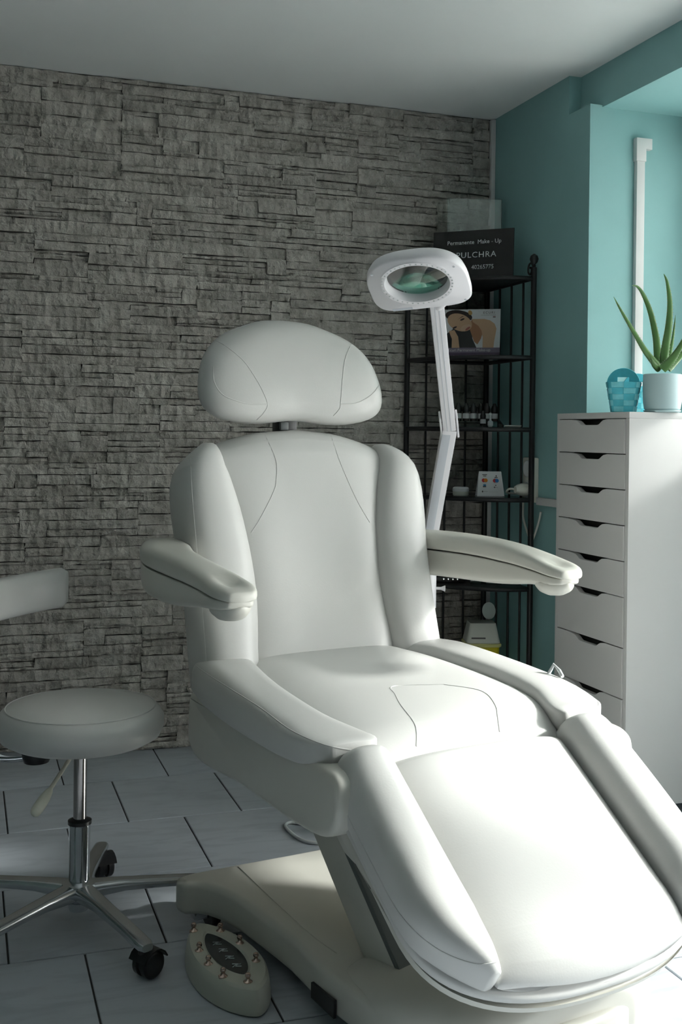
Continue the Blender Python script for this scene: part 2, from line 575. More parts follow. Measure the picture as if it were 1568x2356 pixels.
# stone cladding of the back wall: strips of a repeating panel, each stone a piece
random.seed(11)
SU = 0.0175                                   # packing column
NC = int((XR - .019 - XL) / SU)
sky = [0.0] * NC
cells = []
while True:
    zmin = min(sky)
    if zmin > ZC - .006: break
    i0 = sky.index(zmin)
    i1 = i0
    while i1 < NC and abs(sky[i1] - zmin) < 1e-6: i1 += 1
    run = i1 - i0
    hL = sky[i0 - 1] - zmin if i0 > 0 else 9
    hR = sky[i1] - zmin if i1 < NC else 9
    h = random.choice([.016, .018, .021, .024, .027, .03, .034, .038, .045, .055])
    for nb in (hL, hR):
        if abs(nb - h) < .009: h = nb
    hi = 8 if h > .05 else 22
    n = random.randint(4 if h > .03 else 6, hi)
    if run <= 3 or run - n < 3: n = run
    if n > 24: n = n // 2
    if run < 3: h = min(hL, hR) if min(hL, hR) < .09 else h
    z1 = min(zmin + h, ZC - .002)
    if ZC - z1 < .014: z1 = ZC - .002
    if i0 == 0: x0 = XL
    cells.append((XR - .019 - (NC - i0) * SU, XR - .019 - (NC - i0 - n) * SU, zmin, z1, random.uniform(.005, .021)))
    for q in range(i0, i0 + n): sky[q] = z1 if z1 < ZC - .0025 else ZC
def stone_mesh(i, w, h, dep):
    rnd = random.Random(500 + i)
    nx, nz = max(3, min(10, int(w / .024))), 3 if h > .026 else 2
    g = .0003; gz = .0011
    V, F = [], []
    tilt = rnd.uniform(-.008, .008); tz = rnd.uniform(-.002, .009)
    shl, shr = rnd.uniform(-.005, .005), rnd.uniform(-.005, .005)
    for j in range(nz + 1):
        for k in range(nx + 1):
            fx, fz = k / nx, j / nz
            x = g + (w - 2 * g) * fx; z = gz + (h - 2 * gz) * fz
            edge = (k in (0, nx)) or (j in (0, nz))
            if j in (0, nz): z += rnd.uniform(-.0016, .0016) * (1 if j else -1) * (1 if 0 < k < nx else .3)
            elif k in (0, nx): x += rnd.uniform(-.001, .001)
            else:
                x += rnd.uniform(-.25, .25) * w / nx; z += rnd.uniform(-.25, .25) * h / nz
            x += (shl * (1 - fx) + shr * fx) * (fz - .5)
            y = -(dep + tilt * (fx - .5) + tz * (fz - .3) + rnd.uniform(-.0035, .0035))
            if j in (0, nz): y += .0045 if j else .002
            elif edge: y += .0012
            V.append((x, min(y, -.001), z))
    nf = len(V)
    for j in range(nz):
        for k in range(nx):
            a = j * (nx + 1) + k
            F.append((a, a + 1, a + nx + 2, a + nx + 1))
    rim = [k for k in range(nx + 1)] + [(j + 1) * (nx + 1) - 1 for j in range(1, nz + 1)] + [nz * (nx + 1) + k for k in range(nx - 1, -1, -1)] + [j * (nx + 1) for j in range(nz - 1, 0, -1)]
    base = len(V)
    for q in rim:
        x, y, z = V[q]
        V.append((x, .002, z))
    m = len(rim)
    for q in range(m):
        F.append((rim[q], base + q, base + (q + 1) % m, rim[(q + 1) % m]))
    me = bpy.data.meshes.new('stone')
    me.from_pydata(V, [], F); me.update()
    bm = bmesh.new(); bm.from_mesh(me); bmesh.ops.recalc_face_normals(bm, faces=bm.faces); bm.to_mesh(me); bm.free()
    me.shade_smooth(); me.set_sharp_from_angle(angle=rad(42))
    me.materials.append(STONE)
    return me
places = []
for i, c in enumerate(cells):
    x, z0, z1 = c[0], c[2], c[3]
    dp = x * fw.x + YB * fw.y
    px = 784 + FOC * ((x * rt0.x + YB * rt0.y) / dp)
    pz = 999 - FOC * (((z0 + z1) / 2 - CAM_H) / dp)
    vis = px > -20 and not (450 < px < 870 and pz > 760) and not (px > 1110) and not (px > 860 and pz > 1250) and not (px < 330 and pz > 1590)
    places.append(((c[1] - c[0]) * (z1 - z0) / dp if vis else 0, i))
places.sort(reverse=True)
VV, FF = [], []
for rank, (area, i) in enumerate(places):
    c = cells[i]
    me = stone_mesh(i, c[1] - c[0], c[3] - c[2], c[4])
    if rank < 300:
        o = bpy.data.objects.new('stone', me)
        COL.objects.link(o); o.parent = wall_b
        o.location = (c[0], YB, c[2])
    else:
        b0 = len(VV)
        VV += [(v.co.x + c[0], v.co.y + YB, v.co.z + c[2]) for v in me.vertices]
        FF += [tuple(b0 + q for q in p.vertices) for p in me.polygons]
rest = link('stones', VV, FF, STONE, wall_b, True, 42)
tag(rest, kind='stuff')

# ================================================================== TREATMENT CHAIR
TH = rad(11)
U = Vector((math.cos(TH), math.sin(TH), 0)); W_ = Vector((-math.sin(TH), math.cos(TH), 0))
CO = U * 1.265 + W_ * 2.0
CAML = Vector((-1.265, -2.0, CAM_H))            # the camera seen from the chair's own frame
chair = empty('treatment_chair', CO, 'white upholstered reclining treatment chair with armrests and headrest', 'chair', TH)
def seam(over, pts, parent, r=0.0016, name='piping', proud=-0.0002):
    r = .0013
    t = bvh_of(over)
    out = []
    for p in smooth_path(pts, 5):
        hit = t.ray_cast(CAML, (p - CAML).normalized())
        if hit[0] is not None:
            out.append(hit[0] + hit[1] * proud)
    if len(out) > 2:
        return tube(name, out, r, LEATHER, parent, 6)

# --- backrest
def vf(z): return .28 + .286 * (z - .58)
BT = Vector((0, .275, .9614)); BN = Vector((0, -.9614, .275))
inn = [(.50, .184), (.58, .181), (.65, .173), (.72, .169), (.8, .173), (.9, .187), (.97, .205), (1.03, .225), (1.10, .24)]
outr = [(.50, .312), (.58, .312), (.72, .311), (.8, .314), (.9, .323), (.97, .319), (1.02, .300), (1.06, .262)]
back = link('backrest', [(0, 0, 0)], [], None, chair)
bpy.data.objects.remove(back, do_unlink=True)
loops = []
for z in tspan(.50, 1.10, 18, .03, .07):
    a = sinterp(inn, z)
    k = ends(z, .50, 1.10, .02, .07)
    c = Vector((0, vf(z), z)) - BN * .045
    loops.append(sloop(c, (1, 0, 0), BN, (a + .016) * (0.90 + .10 * k), .062 * k, .04 * k, 5.0, 56))
bc = rings('back_cushion', loops, LEATHER, chair)
for v in bc.data.vertices:
    q = max(0, (v.co.z - .98) / .12)
    v.co.z -= .05 * (v.co.x / .23) ** 2 * q
    # lumbar hollow across the width, slight
    if v.co.y < vf(v.co.z) + .03:
        v.co.y += .012 * math.exp(-((v.co.x) / .10) ** 2) * math.exp(-((v.co.z - .80) / .2) ** 2)
for s in (-1, 1):
    loops = []
    for z in tspan(.50, 1.062, 18, .03, .085):
        a, o = sinterp(inn, min(z, 1.0)), sinterp(outr, z)
        k = ends(z, .50, 1.062, .03, .085)
        cx = s * ((a + o) / 2)
        hw = max(.012, (o - a) / 2 + .006) * (.35 + .65 * k)
        c = Vector((cx, vf(z), z)) - BN * .03
        loops.append(sloop(c, (1, 0, 0), BN, hw, .075 * k, .095 * k, 2.7, 28))
    bb = rings('back_bolster', loops, LEATHER, chair)
    if s < 0:
        seam(bb, [(-.297, .40, 1.02), (-.305, .37, .95), (-.305, .345, .85), (-.302, .31, .70), (-.302, .28, .57)], bb)
    else:
        box('care_tag', (.002, .006, .03), (.3225, .40, .955), DARKPL, bb)
seam(bc, [(-.116, .38, 1.075), (-.087, .38, 1.015), (-.086, .38, .97), (-.092, .38, .942), (-.125, .38, .881), (-.150, .38, .845)], bc)
seam(bc, [(.062, .38, 1.075), (.092, .38, 1.004), (.137, .38, .918), (.176, .38, .860)], bc)
# rear shell of the backrest
loops = []
for z in tspan(.48, 1.04, 10, .02, .05):
    k = ends(z, .48, 1.04, .02, .05)
    c = Vector((0, vf(z), z)) - BN * .105
    loops.append(sloop(c, (1, 0, 0), BN, .27 * (.8 + .2 * k), .03 * k, .035 * k, 5, 40))
rings('back_shell', loops, PLASTIC, chair)

# --- headrest
ho = [(0, 1.366), (.06, 1.362), (.115, 1.346), (.165, 1.326), (.205, 1.298), (.232, 1.262), (.248, 1.215), (.252, 1.172), (.240, 1.138), (.208, 1.116), (.15, 1.104), (.09, 1.103), (.045, 1.107), (0, 1.110)]
outl = [Vector((x, 0, z)) for x, z in ho] + [Vector((-x, 0, z)) for x, z in ho[-2:0:-1]]
outl = smooth_path(outl + [outl[0]], 3)[:-1]
hc = Vector((0, 0, 1.225))
HB = Vector((0, .49, 0))
loops = []
prof = [(-.062, .05), (-.061, .3), (-.056, .6), (-.046, .8), (-.033, .91), (-.014, .98), (.006, 1.0), (.026, .975), (.042, .9), (.054, .75), (.060, .4), (.061, .05)]
for d, k in prof:
    lp = []
    for p in outl:
        q = hc + (p - hc) * k
        lean = (q.z - 1.225) * .22
        lp.append(Vector((q.x, HB.y + d + lean, q.z)))
    loops.append(lp)
hr = rings('headrest', loops, LEATHER, chair, angle=80)
for v in hr.data.vertices:     # the pillow hugs the head: sides come forward
    v.co.y -= .020 * (abs(v.co.x) / .25) ** 2
seam(hr, [(-.232, .42, 1.298), (-.20, .42, 1.283), (-.157, .42, 1.252), (-.127, .42, 1.215), (-.108, .42, 1.186), (-.092, .42, 1.150), (-.103, .42, 1.128), (-.12, .42, 1.112)], hr)
seam(hr, [(.142, .42, 1.312), (.124, .42, 1.275), (.116, .42, 1.232), (.110, .42, 1.155), (.105, .42, 1.14), (.09, .42, 1.125)], hr)
seam(hr, [(-.235, .42, 1.235), (-.232, .42, 1.20), (-.21, .42, 1.17), (-.17, .42, 1.155), (-.135, .42, 1.149), (-.092, .42, 1.150)], hr)
seam(hr, [(.110, .42, 1.156), (.15, .42, 1.158), (.182, .42, 1.170), (.21, .42, 1.19), (.225, .42, 1.215)], hr)
hm = box('headrest_bracket', (.055, .03, .11), (-.018, .475, 1.085), BLACKPL, chair, .004)
box('release_button', (.022, .012, .02), (-.03, .455, 1.098), DARKPL, hm, .003)

# --- seat
sinn = [(-.29, .212), (-.24, .226), (-.18, .245), (-.1, .250), (.04, .242), (.18, .219), (.28, .19), (.34, .18)]
sout = [(-.31, .315), (-.27, .335), (-.2, .352), (-.1, .355), (.1, .348), (.28, .328), (.34, .31)]
ztop = [(-.30, .512), (-.24, .522), (-.18, .532), (-.1, .541), (.04, .551), (.18, .560), (.34, .566)]
loops = []
for v in tspan(-.300, .34, 20, .085, .03):
    k = ends(v, -.300, .34, .085, .03)
    a, z = sinterp(sinn, v), sinterp(ztop, v)
    loops.append(sloop((0, v, z - .035), (1, 0, 0), (0, 0, 1), (a + .012) * (.93 + .07 * k), .050 * k, .05 * k, 4.2, 48))
sc_ = rings('seat_cushion', loops, LEATHER, chair)
for vv in sc_.data.vertices:      # gentle dish
    if vv.co.z > .5:
        vv.co.z -= .008 * math.exp(-(vv.co.x / .11) ** 2) * math.exp(-((vv.co.y - .02) / .13) ** 2)
seam(sc_, [(.102, -.053, .55), (.04, -.028, .55), (.0, -.018, .55), (-.02, -.035, .55), (-.035, -.075, .55), (-.074, -.157, .55), (-.124, -.28, .55), (-.160, -.345, .55), (-.21, -.42, .55)], sc_, .0022)
seam(sc_, [(.102, -.053, .55), (.136, -.116, .55), (.13, -.17, .55), (.085, -.256, .55), (.04, -.32, .55), (-.025, -.41, .55)], sc_, .0022)
for s in (-1, 1):
    loops = []
    for v in tspan(-.305, .34, 22, .035, .05):
        k = ends(v, -.305, .34, .035, .05)
        a, o, z = sinterp(sinn, v), sinterp(sout, v), sinterp(ztop, v)
        top = z + .025 - max(0, v - .2) * .10
        zc = .53
        loops.append(sloop((s * (a + o) / 2, v, zc), (1, 0, 0), (0, 0, 1), ((o - a) / 2 + .005) * (.72 + .28 * k), max(.012, (top - zc)) * (.35 + .65 * k), .048 * (.5 + .5 * k), 3.6, 36))
    sb = rings('seat_bolster', loops, LEATHER, chair)
    if s < 0:
        seam(sb, [(-.335, .29, .575), (-.345, .18, .572), (-.350, .05, .568), (-.350, -.1, .560), (-.348, -.2, .548), (-.335, -.26, .540), (-.31, -.295, .532), (-.27, -.315, .525), (-.235, -.31, .525)], sb)
    else:
        seam(sb, [(.235, -.30, .52), (.27, -.315, .53), (.31, -.30, .535), (.335, -.27, .54)], sb)

# --- seat pan and side covers
cov = [(.288, .508), (.298, .48), (.300, .44), (.299, .405), (.270, .378), (.217, .368), (.12, .372), (.017, .378), (-.157, .374), (-.276, .376), (-.335, .388), (-.366, .412), (-.376, .445), (-.372, .482), (-.350, .499), (-.32, .503), (-.28, .503), (-.2, .503), (-.1, .505), (0, .506), (.1, .508), (.2, .510), (.26, .512)]
covs = [(p.x, p.y) for p in smooth_path([Vector((a, b, 0)) for a, b in cov + [cov[0]]], 3)[:-1]]
for s in (-1, 1):
    soft_prism('side_cover', covs, s * .25, s * .338, lambda a, b, d: (d, a, b), PLASTIC, chair, .014, 5)
box2('seat_pan', (-.272, -.29, .385), (.272, .30, .49), PLASTIC, chair, .01)

# --- leg rest
G = Vector((0, -.30, .51)); E1 = Vector((0, -.823, -.568)); EN = Vector((0, -.568, .823)); EX = Vector((1, 0, 0))
def LP(u, t, n): return G + EX * u + E1 * t + EN * n
loops = []
for t in tspan(.012, .430, 18, .03, .07):
    k = ends(t, .012, .430, .03, .07)
    loops.append(sloop(LP(0, t, -.035), EX, EN, .206 - .004 * (1 - k), .056 * (.06 + .94 * k), .034 * (.3 + .7 * k), 2.9, 56))
lc = rings('leg_cushion', loops, LEATHER, chair)
for v in lc.data.vertices:
    t = (v.co - G).dot(E1)
    v.co += E1 * (.040 * max(0, (t - .2) / .225) * (1 - (v.co.x / .22) ** 2))
lout = [(-.03, .285), (0, .296), (.06, .310), (.28, .314), (.34, .303), (.385, .272), (.415, .243), (.432, .222)]
for s in (-1, 1):
    loops = []
    for t in tspan(-.002, .432, 22, .03, .05):
        k = ends(t, -.002, .432, .03, .05)
        o = sinterp(lout, t); a = .206
        top = .045 - .02 * max(0, (t - .33) / .09)
        loops.append(sloop(LP(s * (a + o) / 2, t, -.012), EX, EN, ((o - a) / 2 + .005) * (.65 + .35 * k), max(.01, (top + .012)) * (.3 + .7 * k), .058 * (.6 + .4 * k), 2.5, 36))
    lb = rings('leg_bolster', loops, LEATHER, chair)
    if s < 0:
        seam(lb, [(-.315, -.325, .505), (-.325, -.38, .448), (-.325, -.47, .385), (-.322, -.548, .335), (-.30, -.61, .305), (-.26, -.655, .29), (-.215, -.66, .285)], lb)
def leg_plan(w, t0, t1, L, p=2.5):
    """straight sides that run into one smooth convex foot end"""
    pts = []
    n = 36
    for i in range(n + 1):
        f = PI * i / n
        cs, sn = math.cos(f), math.sin(f)
        pts.append((w * math.copysign(abs(cs) ** (2 / p), cs), t1 - L + L * abs(sn) ** (2 / p)))
    return pts + [(-w, t1 - L - .08), (-w, t1 - L - .16), (-w, t0), (w, t0), (w, t1 - L - .16), (w, t1 - L - .08)]
def shellfn(a, b, d): return LP(a, b, d + (.022 * max(0, min(1, (b - .1) / .2)) if d < -.08 else 0))
soft_prism('leg_pad_side', leg_plan(.308, .012, .474, .19), -.068, -.044, lambda a, b, d: LP(a, b, d), LEATHER, chair, .010, 5)
soft_prism('leg_shell', leg_plan(.302, -.01, .478, .19), -.100, -.070, shellfn, PLASTIC, chair, .010, 4)
lm = prism('leg_hinge_bracket', [(.0, .0), (.12, .0), (.135, .015), (.125, .035), (.09, .05), (.0, .05)], -.275, -.25, lambda a, b, d: LP(d, .0 + a, -.098 - b), PLASTIC, chair, .003)
lathe('hinge_screw', [(.009, 0), (.009, .004), (.005, .006), (.005, .002), (.001, .002)], DCHROME, lm, n=16, mtx=frame(LP(-.275, .05, -.122), (0, 1, 0), (0, 0, 1), (-1, 0, 0)))

# --- lift column and base
col_out = [(.075, .40), (-.02, .288), (-.26, .09), (-.40, .09), (-.352, .130), (-.115, .318), (-.035, .40)]
prism('lift_column', col_out, -.20, .20, lambda a, b, d: (d, a, b), PLASTIC, chair, .006)
lf = prism('lift_front_shade', [(-.060, .395), (-.118, .318), (-.355, .130), (-.40, .09), (-.412, .098), (-.362, .142), (-.125, .332), (-.075, .395)], -.201, .201, lambda a, b, d: (d, a, b), LIFT_SHADE, chair, .002)  # thin dark sheet over the cream column front, its shade put in as colour
deck = [(-.372, .262), (-.366, .236), (-.348, .226), (-.325, .205), (-.300, .135), (-.289, .03), (-.281, -.10), (-.286, -.22), (-.280, -.34), (-.256, -.45), (-.205, -.54), (-.12, -.59), (-.04, -.605)]
plan = deck + [(-x, y) for x, y in deck[::-1]] + [(.366, .276), (.34, .283), (.30, .284), (.2, .282), (.1, .279), (0, .278), (-.1, .279), (-.2, .282), (-.30, .284), (-.34, .283), (-.366, .276)]
plan = [(p.x, p.y) for p in smooth_path([Vector((a, b, 0)) for a, b in plan + [plan[0]]], 2)[:-1]]
base = soft_prism('base_cover', plan, .042, .113, lambda a, b, d: (a, b, d), PLASTIC, chair, .014, 5)
# front housing rising towards the foot end
loops = []
for v in tspan(-.59, -.215, 14, .12, .06):
    k = ends(v, -.59, -.215, .20, .06)
    top = .118 + .062 * max(0, min(1, (-.215 - v) / .28))
    loops.append(sloop((0, v, .085), (1, 0, 0), (0, 0, 1), .272 * (.45 + .55 * k), (top - .085) * (.55 + .45 * k), .04, 3.4, 40))
hs = rings('base_housing', loops, PLASTIC, chair)
tube('crease', smooth_path([(-.226, .262, .1132), (-.232, .15, .1132), (-.237, .04, .1132), (-.241, -.08, .1132), (-.241, -.135, .1132), (-.236, -.2, .1132)], 5), .0014, PLASTIC, base, 6)
prism('side_slot', [(-.205, .046), (-.205, .074), (-.29, .078), (-.29, .046)], -.2865, -.292, lambda a, b, d: (d, a, b), BLACKPL, base)
lathe('column_plug', [(.018, 0), (.018, .004), (.012, .005), (.001, .005)], BLACKPL, lf, n=18, mtx=frame((-.12, -.345, .165), (1, 0, 0), (0, .62, .78), (0, -.78, .62)))
for cx, cy in ((-.325, .245), (.325, .245), (-.15, -.46), (.15, -.46)):
    cs = box('caster_housing', (.034, .03, .05), (cx, cy, .052), CHROME, chair, .005)
    lathe('wheel', [(.012, -.011), (.03, -.011), (.033, -.006), (.033, .006), (.03, .011), (.012, .011)], BLACKPL, cs, n=24, mtx=frame((cx + .03, cy + .006, .033), (0, 1, 0), (0, 0, 1), (1, 0, 0)))

# --- armrests
ztab = [(-.14, .786), (-.08, .797), (.0, .811), (.1, .824), (.25, .832), (.4, .834), (.52, .830)]
utab = [(-.17, .396), (0, .404), (.14, .407), (.25, .398), (.34, .376), (.42, .345), (.50, .305)]
wtab = [(-.17, .040), (-.08, .046), (0, .044), (.10, .042), (.20, .048), (.32, .057), (.52, .057)]
btab = [(-.14, .747), (-.08, .746), (.0, .741), (.08, .731), (.18, .724), (.52, .724)]
pdt = [(-.14, .024), (-.06, .029), (.02, .036), (.12, .043), (.52, .044)]
for s in (-1, 1):
    def armfr(v):
        t = Vector((s * (sinterp(utab, v - .01) - sinterp(utab, v + .01)), -.02, 0)).normalized()
        return Vector((s * sinterp(utab, v), v, 0)), Vector((-t.y, t.x, 0))
    loops = []
    for v in tspan(-.117, .49, 28, .05, .018):
        k = ends(v, -.117, .49, .05, .018)
        c, X = armfr(v)
        loops.append(sloop(c + Vector((0, 0, sinterp(ztab, v) - .68 * sinterp(pdt, v))), X, (0, 0, 1), sinterp(wtab, v) * (.5 + .5 * k), .68 * sinterp(pdt, v) * (.6 + .4 * k), .32 * sinterp(pdt, v), 3.8, 40))
    ap = rings('arm_pad', loops, PLASTIC, chair, angle=70)
    for v in ap.data.vertices:   # fingertip dimple
        d2 = ((v.co.y + .064) / .030) ** 2 + ((v.co.x - s * .400) / .020) ** 2
        if v.co.z > sinterp(ztab, v.co.y) - .02:
            v.co.z -= .012 * math.exp(-d2)
    loops = []
    for v in tspan(-.108, .485, 28, .05, .03):
        k = ends(v, -.108, .485, .055, .03)
        zt, zb = sinterp(ztab, v) - sinterp(pdt, v) - .0025, sinterp(btab, v)
        c, X = armfr(v)
        loops.append(sloop(c + Vector((0, 0, zt)), X, (0, 0, 1), (sinterp(wtab, v) - .003) * (.5 + .5 * k), .003, max(.01, zt - zb) * (.5 + .5 * k), 5.0, 40))
    rings('arm_shell', loops, PLASTIC, chair, angle=70)
    loops = []
    for q in range(9):
        f = PI * q / 8
        rr = max(.02, math.sin(f))
        loops.append(sloop((s * .398, -.058 - .052 * math.cos(f), .754), (1, 0, 0), (0, 0, 1), .039 * rr, .008 * rr, .032 * rr, 2.2, 28))
    rings('arm_knob', loops, PLASTIC, chair, angle=80)
    box('arm_mount', (.06, .05, .05), (s * .285, .47, .765), PLASTIC, chair, .01)
lv = tube('recline_lever', [(.335, -.115, .56), (.349, -.118, .582), (.350, -.135, .572), (.346, -.150, .562)], .004, CORD, chair, 8)

# ================================================================== STOOL
SC = Vector((.246, 2.472, 0))
stool = empty('rolling_stool', SC, 'round white rolling stool with chrome five-star base and curved backrest', 'stool')
sp = [(.001, .405), (.12, .405), (.150, .409), (.170, .420), (.1785, .440), (.178, .460), (.170, .474), (.158, .483), (.13, .491), (.09, .4955), (.04, .4975), (.001, .498)]
st = lathe('seat', sp, LEATHER, stool, n=64, angle=80)
tube('piping', [(.1595 * math.cos(2 * PI * i / 64), .1595 * math.sin(2 * PI * i / 64), .4828) for i in range(64)], .0016, LEATHER, st, 6, closed=True)
lathe('mounting_plate', [(.0, .375), (.022, .375), (.035, .385), (.038, .405), (.001, .405)], BLACKPL, stool, n=28)
lathe('gas_lift', [(.0142, .225), (.0142, .385)], DCHROME, stool, n=28)
ct = lathe('column_tube', [(.001, .05), (.020, .05), (.0215, .07), (.0235, .222), (.0245, .226), (.001, .226)], CHROME, stool, n=36)
lathe('collar', [(.001, .2265), (.0255, .2265), (.0255, .234), (.016, .238), (.001, .238)], BLACKPL, ct, n=28)
lathe('hub', [(.001, .040), (.020, .040), (.022, .046), (.022, .058), (.034, .066), (.040, .082), (.036, .098), (.024, .104), (.001, .104)], ALU, stool, n=36)
SA = rad(2)
for i in range(5):
    ang = SA + rad(-72 + 72 * i)
    d = Vector((math.cos(ang), math.sin(ang), 0)); n = Vector((-d.y, d.x, 0))
    loops = []
    for t, w, top, bot in ((.018, .026, .100, .064), (.05, .022, .099, .066), (.10, .0185, .096, .070), (.16, .0175, .091, .068), (.22, .017, .086, .065), (.27, .017, .081, .060), (.295, .0165, .078, .058), (.306, .012, .075, .060)):
        loops.append(sloop(d * t + Vector((0, 0, (top + bot) / 2)), n, (0, 0, 1), w, (top - bot) / 2, (top - bot) / 2, 3.0, 20))
    lg = rings('leg', loops, ALU, stool)
    tip = d * .288
    lathe('caster_stem', [(.001, .046), (.010, .046), (.010, .062), (.001, .062)], BLACKPL, lg, c=tip, n=14)
    sw = ang + rad([-78, -115, 30, 10, 70][i])
    wd = Vector((math.cos(sw), math.sin(sw), 0)); wn = Vector((-wd.y, wd.x, 0))
    cc = tip + wd * -.014
    wh = lathe('caster', [(.006, -.022), (.022, -.021), (.027, -.017), (.0275, -.006), (.022, -.004), (.022, .004), (.0275, .006), (.027, .017), (.022, .021), (.006, .022)], BLACKPL, lg, n=24, mtx=frame(cc + Vector((0, 0, .0278)), wd, (0, 0, 1), wn))
    lathe('caster_rim', [(.020, -.0225), (.0235, -.0225), (.0235, -.0205), (.020, -.0205)], PLASTIC_G, lg, n=24, mtx=frame(cc + Vector((0, 0, .0278)), wd, (0, 0, 1), wn))
    loops = []
    for q in range(7):
        f = rad(20 + 140 * q / 6)
        p0 = cc + wd * (.031 * math.cos(f)) + Vector((0, 0, .0278 + .031 * math.sin(f)))
        loops.append([p0 + wn * x + (wd * math.cos(f) + Vector((0, 0, 1)) * math.sin(f)) * y for x, y in ((-.024, -.0015), (.024, -.0015), (.024, .0015), (-.024, .0015))])
    rings('caster_hood', loops, BLACKPL, lg)
# height lever
tube('lever_rod', [(-.012, -.02, .395), (-.035, -.06, .375), (-.075, -.11, .335)], .0045, CREAM, stool, 8)
kp = smooth_path([(-.070, -.104, .340), (-.082, -.119, .327), (-.098, -.138, .311), (-.106, -.148, .303)], 3)
tube('lever_knob', kp, [.005, .0075, .0095, .0112, .0118, .012, .0118, .011, .009, .005][:len(kp)], CREAM, stool, 12)
lathe('backrest_knob', [(.001, .375), (.026, .378), (.032, .392), (.032, .404), (.001, .404)], BLACKPL, stool, c=(-.095, -.035, 0), n=24)
tube('backrest_arm', smooth_path([(-.095, -.035, .392), (-.17, -.03, .392), (-.235, .01, .41), (-.255, .04, .48), (-.245, .05, .60), (-.215, .045, .68)], 5), .011, CHROME, stool, 12)
loops = []
for q in range(27):
    a = rad(94 + 100 * q / 26)
    k = ends(q / 26, 0, 1, .06, .06)
    c = Vector((math.cos(a) * .205, math.sin(a) * .205, .715 - .012 * math.sin((q / 26) * PI)))
    R_ = Vector((math.cos(a), math.sin(a), 0))
    loops.append(sloop(c, R_, (0, 0, 1), .026 * (.5 + .5 * k), .046 * (.75 + .25 * k), .046 * (.75 + .25 * k), 3.2, 24))
rings('stool_backrest', loops, LEATHER, stool, angle=70)

# ================================================================== FOOT PEDAL
def CL(u, v, z=0): return CO + U * u + W_ * v + Vector((0, 0, z))
pc = CL(-.364, .02)
pax = (W_ * .998 + U * .03).normalized(); pay = Vector((pax.y, -pax.x, 0))
pedal = empty('foot_control', pc, 'grey-beige foot control with metal buttons on the floor beside the chair base', 'foot control')
PED = mat('foot_control_plastic', (.52, .53, .46), .4)
def pl(a, b, z): return pax * a + pay * b + Vector((0, 0, z))
def lens_outline(L, Wd, n=28):
    out = []
    for i in range(2 * n):
        f = 2 * PI * i / (2 * n)
        out.append((L * math.cos(f), Wd * math.copysign(abs(math.sin(f)) ** 1.35, math.sin(f)) * (1 - .12 * math.cos(f))))
    return out
loops = []
for k, z in ((.96, .0), (1.0, .004), (1.0, .014), (.965, .036), (.93, .047), (.88, .0515)):
    loops.append([pl(a * k, b * k, z) for a, b in lens_outline(.168, .068)])
loops.append([pl(a * .62, b * .5, .0535) for a, b in lens_outline(.168, .068)])
loops.append([pl(a * .58, b * .44, .050) for a, b in lens_outline(.168, .068)])
pb = rings('housing', loops, PED, pedal, angle=30)
PANEL = mat('pedal_panel', (.012, .02, .024), .15)
link('legend_panel', [pl(a * .575, b * .43, .0507) for a, b in lens_outline(.168, .068)], [tuple(range(56))], PANEL, pedal, False)
SYM = mat('pedal_symbols', (.55, .62, .62), .5)
for j, a in enumerate((-.058, -.022, .012, .045)):
    sg = [(-.007, .006), (-.002, -.002), (.004, .004), (.009, -.004)]
    sy = tube('symbol', [pl(a + x, y * 1.3, .0512) for x, y in sg], .0009, SYM, pedal, 5)
    tube('symbol', [pl(a - .003, -.009, .0512), pl(a + .003, .000, .0512), pl(a + .002, .010, .0512)], .0008, SYM, pedal, 5)
COPP = mat('button_metal', (.55, .42, .36), .18, 1.0)
for a, b in ((.118, -.022), (.093, .027), (.024, .041), (-.060, .040), (.030, -.043), (-.030, -.047), (-.088, -.040), (-.128, -.006)):
    lathe('button', [(.009, .048), (.009, .053), (.0055, .055), (.0035, .059), (.005, .061), (.0058, .064), (.0045, .0675), (.002, .069), (.0005, .069)], COPP, pedal, c=pl(a, b, 0), n=18)
lathe('badge', [(.007, 0), (.007, .0012), (.001, .0012)], LABELW, pedal, n=16, mtx=frame(pl(-.128, -.028, .026), pax, (0, 0, 1), pay * -1))

# ================================================================== MAGNIFIER LAMP
LB = Vector((1.227, 2.858, 0))
lamp = empty('magnifier_lamp', LB, 'white magnifying lamp with jointed arm on a stand behind the chair', 'lamp')
def at(x, y, d):
    p = fw + rt * ((x - 784) / FOC) - upv * ((y - 999) / FOC)
    return Vector((0, 0, CAM_H)) + p * d - LB
pbase = at(985, 1340, 3.1)
tube('stand_pole', [(0, 0, .06), (0, 0, .70)], .016, PLASTIC_W, lamp, 20)
cl = lathe('pole_clamp', [(.001, .60), (.022, .60), (.022, .705), (.018, .715), (.001, .715)], PLASTIC_W, lamp, n=24)
tube('clamp_screw', [(.0, .0, .655), (.030, -.018, .655), (.04, -.024, .655)], [.004, .004, .009], PLASTIC_W, cl, 10)
lathe('base_hub', [(.001, .035), (.04, .035), (.042, .06), (.024, .085), (.001, .085)], PLASTIC_W, lamp, n=24)
for i in range(5):
    a = rad(180 + 72 * i)
    d = Vector((math.cos(a), math.sin(a), 0)); n = Vector((-d.y, d.x, 0))
    lg = rings('base_leg', [sloop(d * t + Vector((0, 0, z)), n, (0, 0, 1), w, h, h, 3, 16) for t, z, w, h in ((.02, .06, .022, .014), (.15, .055, .018, .012), (.27, .05, .016, .010), (.30, .05, .010, .007))], PLASTIC_W, lamp)
    cc = d * .285
    lathe('caster', [(.005, -.02), (.018, -.019), (.022, -.012), (.022, .012), (.018, .019), (.005, .02)], PLASTIC_W, lg, n=20, mtx=frame(cc + Vector((0, 0, .0222)), d, (0, 0, 1), n))
